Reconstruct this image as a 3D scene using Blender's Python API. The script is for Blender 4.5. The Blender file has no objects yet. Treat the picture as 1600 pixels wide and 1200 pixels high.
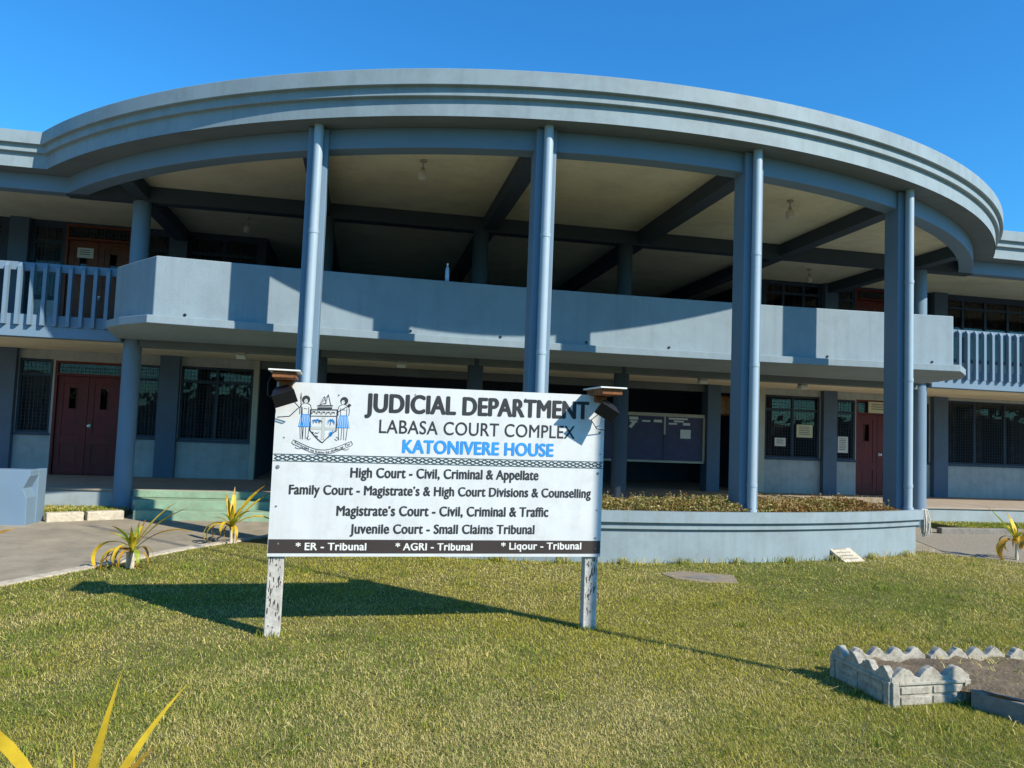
import bpy, math, random
import numpy as np
from mathutils import Vector, Matrix
random.seed(7); rng = np.random.default_rng(7)
S = bpy.context.scene
C = S.collection
R = math.radians

# ------------------------------------------------------------------ camera
f_px, pitch, roll, yaw = 1201.08, 0.0634, 0.0385, -0.1911
cam = bpy.data.cameras.new("camera"); co = bpy.data.objects.new("camera", cam); C.objects.link(co)
cam.sensor_width = 36; cam.lens = f_px / 1600 * 36; cam.clip_end = 3000; cam.clip_start = 0.05
fw = Vector((0, math.cos(pitch), math.sin(pitch))); up0 = Vector((0, -math.sin(pitch), math.cos(pitch))); rt0 = Vector((1, 0, 0))
rt = math.cos(roll) * rt0 + math.sin(roll) * up0; up = -math.sin(roll) * rt0 + math.cos(roll) * up0
Rz = Matrix.Rotation(yaw, 3, 'Z'); rt, up, fw = Rz @ rt, Rz @ up, Rz @ fw
M = Matrix((rt, up, -fw)).transposed().to_4x4(); M.translation = (0, 0, 1.6)
co.matrix_world = M
S.camera = co

# ------------------------------------------------------------------ light
sun_el = R(35.7); sh, sv = 0.681, -0.732                # horizontal direction towards the sun
w = bpy.data.worlds.new("World"); S.world = w; w.use_nodes = True
nt = w.node_tree; bg = nt.nodes["Background"]
sky = nt.nodes.new("ShaderNodeTexSky"); sky.sky_type = 'NISHITA'; sky.sun_disc = False
sky.sun_elevation = sun_el; sky.sun_rotation = math.atan2(sh, sv)
sky.air_density = 1.25; sky.dust_density = 0.15; sky.ozone_density = 4.0; sky.altitude = 0
hs = nt.nodes.new("ShaderNodeHueSaturation"); hs.inputs["Saturation"].default_value = 1.15
tint = nt.nodes.new("ShaderNodeMix"); tint.data_type = 'RGBA'; tint.blend_type = 'MULTIPLY'; tint.inputs[0].default_value = 1; tint.clamp_result = False
tint.inputs[7].default_value = (.33, .90, 1.22, 1)      # deep tropical blue
nt.links.new(sky.outputs[0], hs.inputs["Color"]); nt.links.new(hs.outputs[0], tint.inputs[6]); nt.links.new(tint.outputs[2], bg.inputs[0])
bg.inputs[1].default_value = 0.115
sl = bpy.data.lights.new("sun", 'SUN'); sl.energy = 4.5; sl.angle = R(0.53); sl.color = (1.0, 0.925, 0.80)
so = bpy.data.objects.new("sun", sl); C.objects.link(so)
sd = Vector((sh * math.cos(sun_el), sv * math.cos(sun_el), math.sin(sun_el)))
so.rotation_euler = sd.to_track_quat('Z', 'Y').to_euler()
S.view_settings.view_transform = 'Standard'; S.view_settings.look = 'None'
S.view_settings.exposure = 0.56; S.view_settings.gamma = 1.0; S.view_settings.use_curve_mapping = False

# ------------------------------------------------------------------ helpers
class MB:
    def __init__(s): s.v = []; s.f = []; s.m = []
    def add(s, vs, fs, mi=0):
        n = len(s.v); s.v += [tuple(v) for v in vs]
        s.f += [tuple(i + n for i in f) for f in fs]; s.m += [mi] * len(fs)
    def box(s, x0, x1, y0, y1, z0, z1, mi=0):
        s.add([(x0, y0, z0), (x1, y0, z0), (x1, y1, z0), (x0, y1, z0), (x0, y0, z1), (x1, y0, z1), (x1, y1, z1), (x0, y1, z1)],
              [(0, 3, 2, 1), (4, 5, 6, 7), (0, 1, 5, 4), (1, 2, 6, 5), (2, 3, 7, 6), (3, 0, 4, 7)], mi)
    def prism(s, poly, z0, z1, mi=0):
        n = len(poly)
        a = sum(poly[i][0] * poly[(i + 1) % n][1] - poly[(i + 1) % n][0] * poly[i][1] for i in range(n))
        if a < 0: poly = poly[::-1]
        s.add([(x, y, z0) for x, y in poly] + [(x, y, z1) for x, y in poly],
              [tuple(range(n))[::-1], tuple(range(n, 2 * n))] + [(i, (i + 1) % n, n + (i + 1) % n, n + i) for i in range(n)], mi)
    def tube(s, pts, rad, n=10, mi=0, cap=True):
        pts = [Vector(p) for p in pts]; k = len(pts)
        rr = rad if isinstance(rad, (list, tuple)) else [rad] * k
        vs = []; prev = None
        for i, p in enumerate(pts):
            t = (pts[min(i + 1, k - 1)] - pts[max(i - 1, 0)]).normalized()
            a = prev if prev is not None else (Vector((1, 0, 0)) if abs(t.x) < .9 else Vector((0, 1, 0)))
            a = (a - t * a.dot(t)).normalized(); prev = a; b = t.cross(a)
            for j in range(n):
                th = 2 * math.pi * j / n
                vs.append(p + rr[i] * (math.cos(th) * a + math.sin(th) * b))
        fs = [(i * n + j, i * n + (j + 1) % n, (i + 1) * n + (j + 1) % n, (i + 1) * n + j) for i in range(k - 1) for j in range(n)]
        if cap: fs += [tuple(range(n))[::-1], tuple(range((k - 1) * n, k * n))]
        s.add(vs, fs, mi)
    def sweep(s, lines, mi=0, closed=False):
        n = len(lines[0]); vs = [p for l in lines for p in l]; K = len(lines)
        fs = []
        for k in range(K if closed else K - 1):
            k2 = (k + 1) % K
            fs += [(k * n + i, k * n + i + 1, k2 * n + i + 1, k2 * n + i) for i in range(n - 1)]
        s.add(vs, fs, mi)
    def build(s, name, mats, parent=None, smooth=None, bevel=0, loc=None, rotz=0):
        me = bpy.data.meshes.new(name); me.from_pydata(s.v, [], s.f); me.update()
        if not isinstance(mats, (list, tuple)): mats = [mats]
        for m_ in mats: me.materials.append(m_)
        if any(s.m): me.polygons.foreach_set('material_index', s.m)
        return obj(name, me, parent, smooth, bevel, loc, rotz)

def obj(name, me, parent=None, smooth=None, bevel=0, loc=None, rotz=0):
    o = bpy.data.objects.new(name, me); C.objects.link(o)
    if parent: o.parent = parent
    if loc: o.location = loc
    if rotz: o.rotation_euler[2] = rotz
    if smooth:
        me.polygons.foreach_set('use_smooth', [True] * len(me.polygons))
        me.set_sharp_from_angle(angle=R(smooth))
    if bevel:
        b = o.modifiers.new("bevel", 'BEVEL'); b.width = bevel; b.segments = 2; b.limit_method = 'ANGLE'; b.angle_limit = R(50)
    return o

def empty(name, loc, label, cat, group=None, rotz=0):
    o = bpy.data.objects.new(name, None); C.objects.link(o); o.location = loc; o.rotation_euler[2] = rotz
    o.empty_display_size = .2
    return tag(o, label, cat, group)
def tag(o, label, cat, group=None):
    o["label"] = label; o["category"] = cat
    if group: o["group"] = group
    return o
def struct(o, kind='structure'):
    o["kind"] = kind; return o

def mat(name, col, rough=.7, var=.08, scale=3., dirt=0., dirtcol=(.12, .11, .1), bump=.0, bscale=60., spec=.3, streak=0., metal=0., sss=0.):
    m = bpy.data.materials.new(name); m.use_nodes = True; t = m.node_tree; N = t.nodes; L = t.links
    b = N["Principled BSDF"]; b.inputs["Roughness"].default_value = rough; b.inputs["Specular IOR Level"].default_value = spec
    b.inputs["Metallic"].default_value = metal
    g = N.new("ShaderNodeNewGeometry")
    def noise(sc, det=4, vec=None, rgh=.6):
        n = N.new("ShaderNodeTexNoise"); n.inputs["Scale"].default_value = sc; n.inputs["Detail"].default_value = det
        n.inputs["Roughness"].default_value = rgh
        L.new(vec or g.outputs["Position"], n.inputs["Vector"]); return n
    def ramp(src, a, b_):
        r = N.new("ShaderNodeMapRange"); r.inputs[1].default_value = a; r.inputs[2].default_value = b_; L.new(src, r.inputs[0]); return r.outputs[0]
    n1 = noise(scale)
    mx = N.new("ShaderNodeMix"); mx.data_type = 'RGBA'
    lo = [max(0, c * (1 - var)) for c in col]; hi = [min(1, c * (1 + var)) for c in col]
    mx.inputs[6].default_value = (*lo, 1); mx.inputs[7].default_value = (*hi, 1)
    L.new(ramp(n1.outputs[0], .3, .7), mx.inputs[0]); out = mx.outputs[2]
    if dirt > 0:
        n2 = noise(scale * 2.3, 8, None, .75)
        m2 = N.new("ShaderNodeMix"); m2.data_type = 'RGBA'; m2.inputs[7].default_value = (*dirtcol, 1); L.new(out, m2.inputs[6])
        r = N.new("ShaderNodeMath"); r.operation = 'MULTIPLY'; r.inputs[1].default_value = dirt; L.new(ramp(n2.outputs[0], .47, .68), r.inputs[0])
        L.new(r.outputs[0], m2.inputs[0]); out = m2.outputs[2]
    if streak > 0:
        vm = N.new("ShaderNodeVectorMath"); vm.operation = 'MULTIPLY'; vm.inputs[1].default_value = (7, 7, .35); L.new(g.outputs["Position"], vm.inputs[0])
        n3 = noise(1.0, 5, vm.outputs[0], .6)
        m3 = N.new("ShaderNodeMix"); m3.data_type = 'RGBA'; m3.inputs[7].default_value = (*dirtcol, 1); L.new(out, m3.inputs[6])
        r = N.new("ShaderNodeMath"); r.operation = 'MULTIPLY'; r.inputs[1].default_value = streak; L.new(ramp(n3.outputs[0], .48, .72), r.inputs[0])
        L.new(r.outputs[0], m3.inputs[0]); out = m3.outputs[2]
    L.new(out, b.inputs["Base Color"])
    if bump > 0:
        n4 = noise(bscale, 4); bp = N.new("ShaderNodeBump"); bp.inputs["Strength"].default_value = bump; bp.inputs["Distance"].default_value = .01
        L.new(n4.outputs[0], bp.inputs["Height"]); L.new(bp.outputs[0], b.inputs["Normal"])
    return m
def leafmat(name, col, var=.25, scale=9., trans=.35, spec=.35):
    m = mat(name, col, .5, var, scale, spec=.35); t = m.node_tree; N = t.nodes; L = t.links
    b = N["Principled BSDF"]; b.inputs["Specular IOR Level"].default_value = spec; b.inputs["Roughness"].default_value = .7 if spec < .2 else .45; tr = N.new("ShaderNodeBsdfTranslucent"); ms = N.new("ShaderNodeMixShader"); ms.inputs[0].default_value = trans
    src = b.inputs["Base Color"].links[0].from_socket; L.new(src, tr.inputs[0])
    L.new(b.outputs[0], ms.inputs[1]); L.new(tr.outputs[0], ms.inputs[2]); L.new(ms.outputs[0], N["Material Output"].inputs[0])
    return m
def glassmat(name, tint=(.55, .6, .65)):
    m = bpy.data.materials.new(name); m.use_nodes = True; t = m.node_tree; N = t.nodes; L = t.links
    N.remove(N["Principled BSDF"])
    fr = N.new("ShaderNodeFresnel"); fr.inputs[0].default_value = 1.6
    tr = N.new("ShaderNodeBsdfTransparent"); tr.inputs[0].default_value = (*tint, 1)
    gl = N.new("ShaderNodeBsdfGlossy"); gl.inputs["Roughness"].default_value = .01
    ms = N.new("ShaderNodeMixShader"); L.new(fr.outputs[0], ms.inputs[0]); L.new(tr.outputs[0], ms.inputs[1]); L.new(gl.outputs[0], ms.inputs[2])
    L.new(ms.outputs[0], N["Material Output"].inputs[0]); return m

PAINT_SHADED = (.150, .232, .312)  # blue grey darkened and blued so column shade sits in the colour
m_paint_shaded = mat("blue_grey_paint_shaded", PAINT_SHADED, .62, .05, 1.6, .25, (.2, .24, .27), .12, 90, .3, .16)
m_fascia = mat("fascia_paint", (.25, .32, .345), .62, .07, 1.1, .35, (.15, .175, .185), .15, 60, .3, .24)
m_parapet = mat("parapet_render", (.238, .308, .345), .7, .07, 1.3, .3, (.17, .21, .24), .4, 70, .25, .34)
m_beam = mat("shade_darkened_beam_paint", (.05, .07, .092), .65, .06, 1.6, .2, (.07, .08, .09), .1, 90, .3)  # beam and inner column tone, lowered to put interior shade into the colour
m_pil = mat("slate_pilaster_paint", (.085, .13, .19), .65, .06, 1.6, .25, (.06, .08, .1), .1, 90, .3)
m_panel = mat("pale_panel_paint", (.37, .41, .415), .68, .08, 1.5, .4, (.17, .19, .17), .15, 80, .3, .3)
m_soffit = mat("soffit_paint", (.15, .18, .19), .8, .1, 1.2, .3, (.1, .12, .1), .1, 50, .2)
m_ceil = mat("cream_ceiling", (.85, .78, .56), .8, .08, .8, .25, (.3, .24, .15), .05, 40, .2)
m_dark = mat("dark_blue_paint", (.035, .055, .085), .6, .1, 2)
m_floor = mat("tan_concrete_floor", (.36, .30, .235), .85, .12, 2.2, .35, (.2, .16, .12), .2, 60, .2)
m_base = mat("plinth_paint", (.30, .36, .37), .75, .08, 1.5, .4, (.22, .21, .17), .2, 60, .2, .2)
m_step = mat("mint_step_paint", (.245, .365, .245), .8, .14, 5, .8, (.25, .265, .19), .3, 40, .2)
m_door = mat("maroon_door_wood", (.125, .012, .010), .45, .18, 2.5, .3, (.04, .012, .01), .1, 30, .35, .3)
m_door2 = mat("brown_door_wood", (.17, .042, .016), .45, .18, 2.5, .3, (.04, .012, .01), .1, 30, .35, .3)
m_frame = mat("navy_window_frame", (.035, .06, .10), .5, .1, 4)
m_grille = mat("grille_steel", (.05, .07, .10), .5, .1, 6)
m_glass = glassmat("window_glass")
m_curtain = mat("curtain_cloth", (.16, .12, .105), .9, .3, 5)
m_curtain2 = mat("red_curtain_cloth", (.15, .055, .04), .9, .3, 5)
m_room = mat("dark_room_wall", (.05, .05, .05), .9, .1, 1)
m_planter = mat("planter_paint", (.25, .32, .35), .68, .08, 1.5, .4, (.17, .19, .17), .15, 80, .3, .3)
m_pipe = mat("drain_pipe_paint", (.33, .42, .48), .4, .04, 3, .15, (.25, .3, .33), .03, 30, .45, .12)
m_white = mat("white_enamel", (.72, .72, .68), .5, .04, 3, .15, (.5, .47, .4))
m_paper = mat("white_paper", (.62, .63, .6), .8, .05, 6)
m_ypaper = mat("cream_paper", (.55, .55, .4), .8, .05, 6)
m_ink = mat("black_ink", (.03, .034, .036), .6, .15, 8)
m_ink2 = mat("grey_print", (.16, .17, .18), .7, .1, 8)
m_blueink = mat("bright_blue_ink", (.03, .26, .66), .5, .1, 8)
m_board = mat("sign_board_vinyl", (.60, .625, .62), .5, .04, 2.6, .4, (.44, .45, .43), .0, 40, .3, .3)
m_brownband = mat("dark_brown_band", (.045, .035, .032), .5, .1, 3)
m_post = mat("peeling_white_timber", (.60, .58, .52), .85, .08, 7, .5, (.16, .14, .115), .5, 40, .15, .35)
m_rust = mat("rusty_steel", (.23, .09, .035), .85, .4, 14, .5, (.06, .03, .02), .4, 60)
m_black = mat("black_plastic", (.012, .013, .016), .45, .2, 6)
m_chrome = mat("steel_handle", (.6, .6, .58), .3, .05, 5, metal=1.)
m_conc = mat("weathered_concrete", (.43, .40, .325), .92, .16, 11, .8, (.17, .155, .12), .4, 60, .2, .25)
m_conc2 = mat("grey_concrete", (.22, .205, .175), .9, .18, 6, .55, (.14, .125, .1), .5, 50, .2)
m_kerb = mat("whitewashed_kerb", (.52, .47, .36), .88, .15, 9, .85, (.28, .23, .17), .4, 40, .2)
m_tar = mat("worn_tarmac", (.33, .285, .205), .92, .16, 1.4, .5, (.13, .115, .1), .5, 120, .2)
m_gravel = mat("gravel_tarmac", (.31, .275, .215), .95, .35, 40, .6, (.1, .09, .085), .8, 90, .15)
m_soil = mat("garden_soil", (.17, .13, .085), .95, .3, 12, .5, (.22, .18, .12), 1., 40, .1)
m_thatch = mat("lawn_thatch", (.15, .135, .05), .95, .4, 3.2, .5, (.24, .2, .10), .8, 120, .1)
m_field = mat("far_grass", (.09, .11, .04), .95, .3, .2, .4, (.14, .13, .06), .2, 2, .1)
m_hill = mat("far_hill", (.035, .05, .03), .95, .3, .02, .3, (.05, .06, .03))
m_g = [leafmat("grass_olive", (.40, .37, .06), .45, 110, .3, .06), leafmat("grass_green", (.215, .27, .045), .45, 110, .3, .06), leafmat("grass_straw", (.62, .52, .20), .3, 90, .25, .06)]
m_leafy = leafmat("yellow_leaf", (.72, .50, .035), .2, 14, .3)
m_leafo = leafmat("ochre_leaf", (.42, .24, .03), .3, 14, .3)
m_leafg = leafmat("lime_leaf", (.32, .40, .05), .25, 14, .3)
m_stem = mat("pale_stem", (.55, .5, .38), .8, .2, 30, .5, (.25, .2, .1))
m_cov = [leafmat("cover_brown", (.24, .13, .035), .3, 20, .2), leafmat("cover_olive", (.26, .23, .05), .3, 20, .25), leafmat("cover_green", (.17, .17, .035), .3, 20, .25), leafmat("cover_straw", (.4, .33, .14), .3, 20, .25)]
m_mop = mat("mop_yarn", (.52, .5, .44), .95, .2, 30, .4, (.3, .28, .24))
m_bottle = mat("pale_blue_plastic", (.35, .5, .68), .2, .15, 30, spec=.6)
m_navy = mat("navy_pinboard", (.07, .072, .125), .9, .12, 6)
m_bone = mat("worn_board_frame", (.42, .40, .32), .7, .2, 20, .5, (.2, .19, .15))

# ------------------------------------------------------------------ ground
CX, CY = 3.745, 20.77
g = MB(); g.box(-600, 600, -400, 800, -1.0, -.05); struct(g.build("ground", m_field))
hb = MB(); hp = []
for i in range(97):
    a = 2 * math.pi * i / 96; r = 320
    hp.append((CX + r * math.cos(a), 10 + r * math.sin(a)))
top = [9 + 6 * math.sin(i * .7) + 4 * math.sin(i * 1.9 + 1) for i in range(96)]; top.append(top[0])
hb.sweep([[(x, y, -2) for x, y in hp], [(CX + (x - CX) * 1.08, 10 + (y - 10) * 1.08, t) for (x, y), t in zip(hp, top)], [(CX + (x - CX) * 1.5, 10 + (y - 10) * 1.5, t * 1.6) for (x, y), t in zip(hp, top)]])
struct(hb.build("hills", m_hill, smooth=60))
d = MB(); d.prism([(-40, -6), (40, -6), (40, 14.6), (-40, 14.6)], -.3, -.012)
struct(d.build("driveway", m_tar))
d = MB(); d.prism([(8.9, 10.2), (9.9, 9.2), (20, 5), (30, 12.75), (10.0, 12.95)], -.2, -.006); struct(d.build("gravel_path", m_gravel))
# lawn island: straight near edges, planter in the middle of its far edge
lawn_poly = [(-7.4, 0.2), (-3.24, 7.84), (-2.58, 9.15), (-2.0, 10.27), (-1.22, 11.36), (-.2, 12.2), (7.4, 11.7), (8.55, 10.75), (9.55, 9.62), (10.9, 7.9), (14.5, 1.0), (14.5, -5.5), (-7.4, -5.5)]
def inpoly(px, py, poly):
    ins = np.zeros(px.shape, bool); n = len(poly)
    for i in range(n):
        x0, y0 = poly[i]; x1, y1 = poly[(i + 1) % n]
        c = ((y0 > py) != (y1 > py)) & (px < (x1 - x0) * (py - y0) / (y1 - y0 + 1e-12) + x0)
        ins ^= c
    return ins
d = MB(); d.prism(lawn_poly, -.25, .0); struct(d.build("lawn", m_thatch))
e = MB()
edge = [(-7.4, .2), (-3.24, 7.84), (-2.58, 9.15), (-2.0, 10.27), (-1.22, 11.36), (-.2, 12.2)]
for a, b in zip(edge, edge[1:]):
    dx, dy = b[0] - a[0], b[1] - a[1]; l = math.hypot(dx, dy); nx, ny = -dy / l * .12, dx / l * .12
    e.prism([a, b, (b[0] + nx, b[1] + ny), (a[0] + nx, a[1] + ny)], -.2, .022)
struct(e.build("lawn_edging", m_kerb))
vs_ = MB(); vs_.prism([(-14, 13.2), (-4.75, 13.1), (-3.7, 13.5), (-3.76, 14.14), (-14, 14.14)], -.2, .075)
vs_.prism([(11.6, 13.1), (30, 12.9), (30, 14.14), (11.6, 14.14)], -.2, .085); struct(vs_.build("verge", m_thatch))

tb = MB()  # added unseen tree belt, blocks low sky to darken the shaded walls
for i in range(5200):
    a = R(rng.uniform(150, 390)); rad = rng.uniform(44, 54); k = 1 + .25 * math.sin(a * 9) + .2 * math.sin(a * 23 + 1)
    z = rng.uniform(0, 1) ** .8 * 3.9 * k; x, y = CX + rad * math.cos(a), 8 + rad * math.sin(a)
    q = Vector(rng.normal(0, 1, 3)).normalized(); u = q.orthogonal().normalized() * rng.uniform(.3, .7); v = q.cross(u) * rng.uniform(.6, 1.0); c = Vector((x, y, z))
    tb.add([c - u, c + v * .7, c + u, c - v * .7], [(0, 1, 2, 3)])
ca = [R(t) for t in np.linspace(148, 392, 90)]
tb.sweep([[(CX + 51 * math.cos(a), 8 + 51 * math.sin(a), z * (1 + .25 * math.sin(a * 9) + .2 * math.sin(a * 23 + 1))) for a in ca] for z in (-.1, 2.9)])
struct(tb.build("sky_blocking_trees", mat("sky_blocking_foliage", (.035, .055, .02), .9, .4, 1.5)), 'stuff')
# grass blades -----------------------------------------------------
def lump(x, y, s, seed):
    r = np.random.default_rng(seed); o = np.zeros_like(x)
    for k in range(7):
        a = r.uniform(0, 6.28); fq = s * r.uniform(.5, 2.2); o += np.sin((x * np.cos(a) + y * np.sin(a)) * fq + r.uniform(0, 6.28))
    return o / 3.0
def blades(n, x, y, z, hmin, hmax, wd, name_mats, name, lean=1.0, pg=.3):
    a = rng.uniform(0, 2 * np.pi, n); h = rng.uniform(hmin, hmax, n); ln = rng.uniform(.3, 1.5, n) * h * lean
    b = a + rng.normal(0, .5, n); ww = wd * rng.uniform(.6, 1.3, n)
    px, py = np.cos(a + np.pi / 2) * ww / 2, np.sin(a + np.pi / 2) * ww / 2
    mxx, mxy = x + np.cos(a) * ln * .35, y + np.sin(a) * ln * .35
    tx, ty = x + np.cos(b) * ln, y + np.sin(b) * ln
    V = np.empty((n, 5, 3), np.float32)
    V[:, 0] = np.c_[x - px, y - py, z]; V[:, 1] = np.c_[x + px, y + py, z]
    V[:, 2] = np.c_[mxx + px * .8, mxy + py * .8, z + h * .65]; V[:, 3] = np.c_[mxx - px * .8, mxy - py * .8, z + h * .65]
    V[:, 4] = np.c_[tx, ty, z + h * rng.uniform(.7, 1.0, n)]
    base = (np.arange(n) * 5)[:, None]
    q = base + np.array([0, 1, 2, 3]); t = base + np.array([3, 2, 4])
    loops = np.concatenate([q, t], 1).ravel()
    starts = (np.arange(n) * 7)[:, None] + np.array([0, 4]); tot = np.tile([4, 3], n)
    me = bpy.data.meshes.new(name); me.vertices.add(n * 5); me.vertices.foreach_set('co', V.ravel())
    me.loops.add(n * 7); me.loops.foreach_set('vertex_index', loops.astype(np.int32))
    me.polygons.add(n * 2); me.polygons.foreach_set('loop_start', starts.ravel().astype(np.int32))
    try: me.polygons.foreach_set('loop_total', tot.astype(np.int32))
    except Exception: pass
    gr = lump(x, y, 1.1, 3) + .7 * lump(x, y, 4, 4) + rng.normal(0, .8, n)
    dr = .8 * lump(x, y, .9, 8) + .6 * lump(x, y, 4, 9) + rng.normal(0, 1.2, n)
    mi = np.zeros(n, np.int32); mi[gr > (1 - pg * 2)] = 1; mi[dr > .95] = 2
    me.polygons.foreach_set('material_index', np.repeat(mi, 2))
    for m_ in name_mats: me.materials.append(m_)
    me.update(); me.validate()
    return obj(name, me)
def area_pts(n, x0, x1, y0, y1, poly, p):
    u = rng.uniform(0, 1, n); y = (y0 ** (1 - p) + u * (y1 ** (1 - p) - y0 ** (1 - p))) ** (1 / (1 - p)) if p != 1 else y0 * (y1 / y0) ** u
    # spread sideways with distance, as far as any nearby viewpoint can see
    x = y * rng.uniform(-.62, 1.15, n) + rng.uniform(-.5, .5, n)
    k = inpoly(x, y, poly) & (np.hypot(x - CX, y - CY) > 11.33); return x[k], y[k]
BED = [(3.29, 4.30), (3.89, 4.34), (3.87, 3.5), (9, 3.2), (9, 4.6), (3.3, 4.92)]
SLAB = [(3.56, 8.72), (3.9, 8.86), (4.44, 8.6), (4.27, 8.14), (3.83, 8.2), (3.6, 8.42)]
def keep(x, y):
    return ~inpoly(x, y, BED) & ~inpoly(x, y, SLAB)
xs, ys = area_pts(820000, 0, 0, 1.9, 11.9, lawn_poly, 1.0); k = keep(xs, ys); xs, ys = xs[k], ys[k]
sc = np.clip(ys / 4.5, .6, 2.1)
gb = blades(len(xs), xs, ys, np.zeros_like(xs), np.clip(.012 + .003 * lump(xs, ys, 2.5, 77), .006, .018), np.clip(.025 + .006 * lump(xs, ys, 2.5, 77), .015, .036), .0031 * sc, m_g, "grass", 1.25); struct(gb, 'stuff')
# verge grass by the plinth
xv = np.concatenate([rng.uniform(-9, -3.8, 9000), rng.uniform(11.6, 19, 16000)]); yv = np.where(xv < 0, rng.uniform(13.35, 14.13, len(xv)), rng.uniform(13.12, 14.13, len(xv)))
struct(blades(len(xv), xv, yv, np.full_like(xv, .075), .02, .07, .012, m_g, "verge_grass", .9), 'stuff')
# taller weeds against the planter foot
th = rng.uniform(-.42, .43, 1500); th = th + .02 * np.sin(th * 90); rr = 11.37 + np.abs(rng.normal(0, .07, 1500))
struct(blades(1500, CX + rr * np.sin(th), CY - rr * np.cos(th), np.zeros(1500), .03, .13, .008, m_g, "weeds", .5), 'stuff')
# taller tufts dotted over the lawn and round the sign posts
tx, ty = area_pts(90, 0, 0, 2.6, 9.5, lawn_poly, 1.0); k = keep(tx, ty); tx, ty = tx[k], ty[k]
tx = np.concatenate([tx, np.repeat([-.58, 1.93], 5)]); ty = np.concatenate([ty, np.repeat([6.14, 6.24], 5)])
cx_ = np.repeat(tx, 34) + rng.normal(0, .05, len(tx) * 34); cy_ = np.repeat(ty, 34) + rng.normal(0, .04, len(tx) * 34)
struct(blades(len(cx_), cx_, cy_, np.zeros(len(cx_)), .03, .075, .006, [m_g[1], m_g[1], m_g[0]], "grass_tufts", .8), 'stuff')
# long pale stems left by the mower
n = 700; xs2, ys2 = area_pts(n, 0, 0, 2.2, 9, lawn_poly, 1.0); k = keep(xs2, ys2); xs2, ys2 = xs2[k], ys2[k]
cl = MB()
for x, y in zip(xs2, ys2):
    a = random.uniform(0, 6.28); l = random.uniform(.05, .16); z = .03 + random.uniform(0, .012); wv = random.uniform(-.3, .3)
    dx, dy = math.cos(a), math.sin(a); p = .0022 * max(1, y / 4)
    m1 = (x + dx * l / 2 - dy * wv * l * .3, y + dy * l / 2 + dx * wv * l * .3)
    cl.add([(x - dy * p, y + dx * p, z - .01), (x + dy * p, y - dx * p, z - .01), (m1[0] + dy * p, m1[1] - dx * p, z + .008), (m1[0] - dy * p, m1[1] + dx * p, z + .008), (x + dx * l, y + dy * l, z - .006)],
           [(0, 1, 2, 3), (3, 2, 4)])
struct(cl.build("grass_clippings", m_g[2]), 'stuff')

# ------------------------------------------------------------------ courthouse
house = empty("courthouse", (CX, 17.15, 0), "two storey blue grey courthouse with a curved columned portico roof behind the lawn", "building")
def P(mb, name, m, parent=None, smooth=None, bevel=0):
    """build in world coordinates as a child (the parent chain has only translations)"""
    par = parent or house
    o = mb.build(name, m, par, smooth, bevel)
    base = Vector((0, 0, 0)); q = par
    while q: base += q.location; q = q.parent
    o.location = -base
    return o
XL, XR = -15.0, 27.0
NA = 110
def outline(Rr, yy):
    ph = math.acos((CY - yy) / Rr)
    arc = [(CX + Rr * math.sin(t), CY - Rr * math.cos(t)) for t in np.linspace(-ph, ph, NA)]
    return [(XL, yy)] + arc + [(XR, yy)]
prof = [(.30, 6.12), (.22, 6.194), (0, 6.194), (0, 5.985), (.065, 5.985), (.065, 5.865), (.13, 5.865), (.13, 5.626)]
R1, YF = 11.62, 13.52
mb = MB(); mb.sweep([[(x, y, z) for x, y in outline(R1 - o, YF + o)] for o, z in prof])
P(mb, "roof_fascia", m_fascia, smooth=30, bevel=.006)
mb = MB(); o_ = outline(R1 - .25, YF + .25); mb.prism(o_ + [(XR, 24), (XL, 24)], 6.02, 6.13); P(mb, "roof_slab", m_conc2)
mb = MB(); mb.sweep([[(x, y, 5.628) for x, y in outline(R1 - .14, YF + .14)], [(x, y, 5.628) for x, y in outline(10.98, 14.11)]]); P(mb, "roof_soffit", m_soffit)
mb = MB(); bo, bi = outline(11.11, 13.98), outline(10.85, 14.24)
mb.sweep([[(x, y, 5.624) for x, y in bo], [(x, y, 5.352) for x, y in bo], [(x, y, 5.352) for x, y in bi], [(x, y, 5.66) for x, y in bi]])
P(mb, "ring_beam", m_paint_shaded, smooth=30, bevel=.008)
mb = MB(); o_ = outline(10.86, 14.23); mb.prism(o_ + [(XR, 21.2), (XL, 21.2)], 5.6, 5.68); P(mb, "upper_ceiling", m_ceil)
# straight cross beams
BX = [-3.9, -.87, 2.18, 5.2, 8.22, 11.3]
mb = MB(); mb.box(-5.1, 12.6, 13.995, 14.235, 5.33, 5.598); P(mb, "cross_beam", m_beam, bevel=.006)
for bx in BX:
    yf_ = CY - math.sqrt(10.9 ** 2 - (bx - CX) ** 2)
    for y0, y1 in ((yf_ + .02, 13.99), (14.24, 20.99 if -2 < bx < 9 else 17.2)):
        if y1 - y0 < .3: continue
        mb = MB(); mb.box(bx - .13, bx + .13, y0, y1, 5.36, 5.597); P(mb, "roof_beam", m_beam, bevel=.005)
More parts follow.
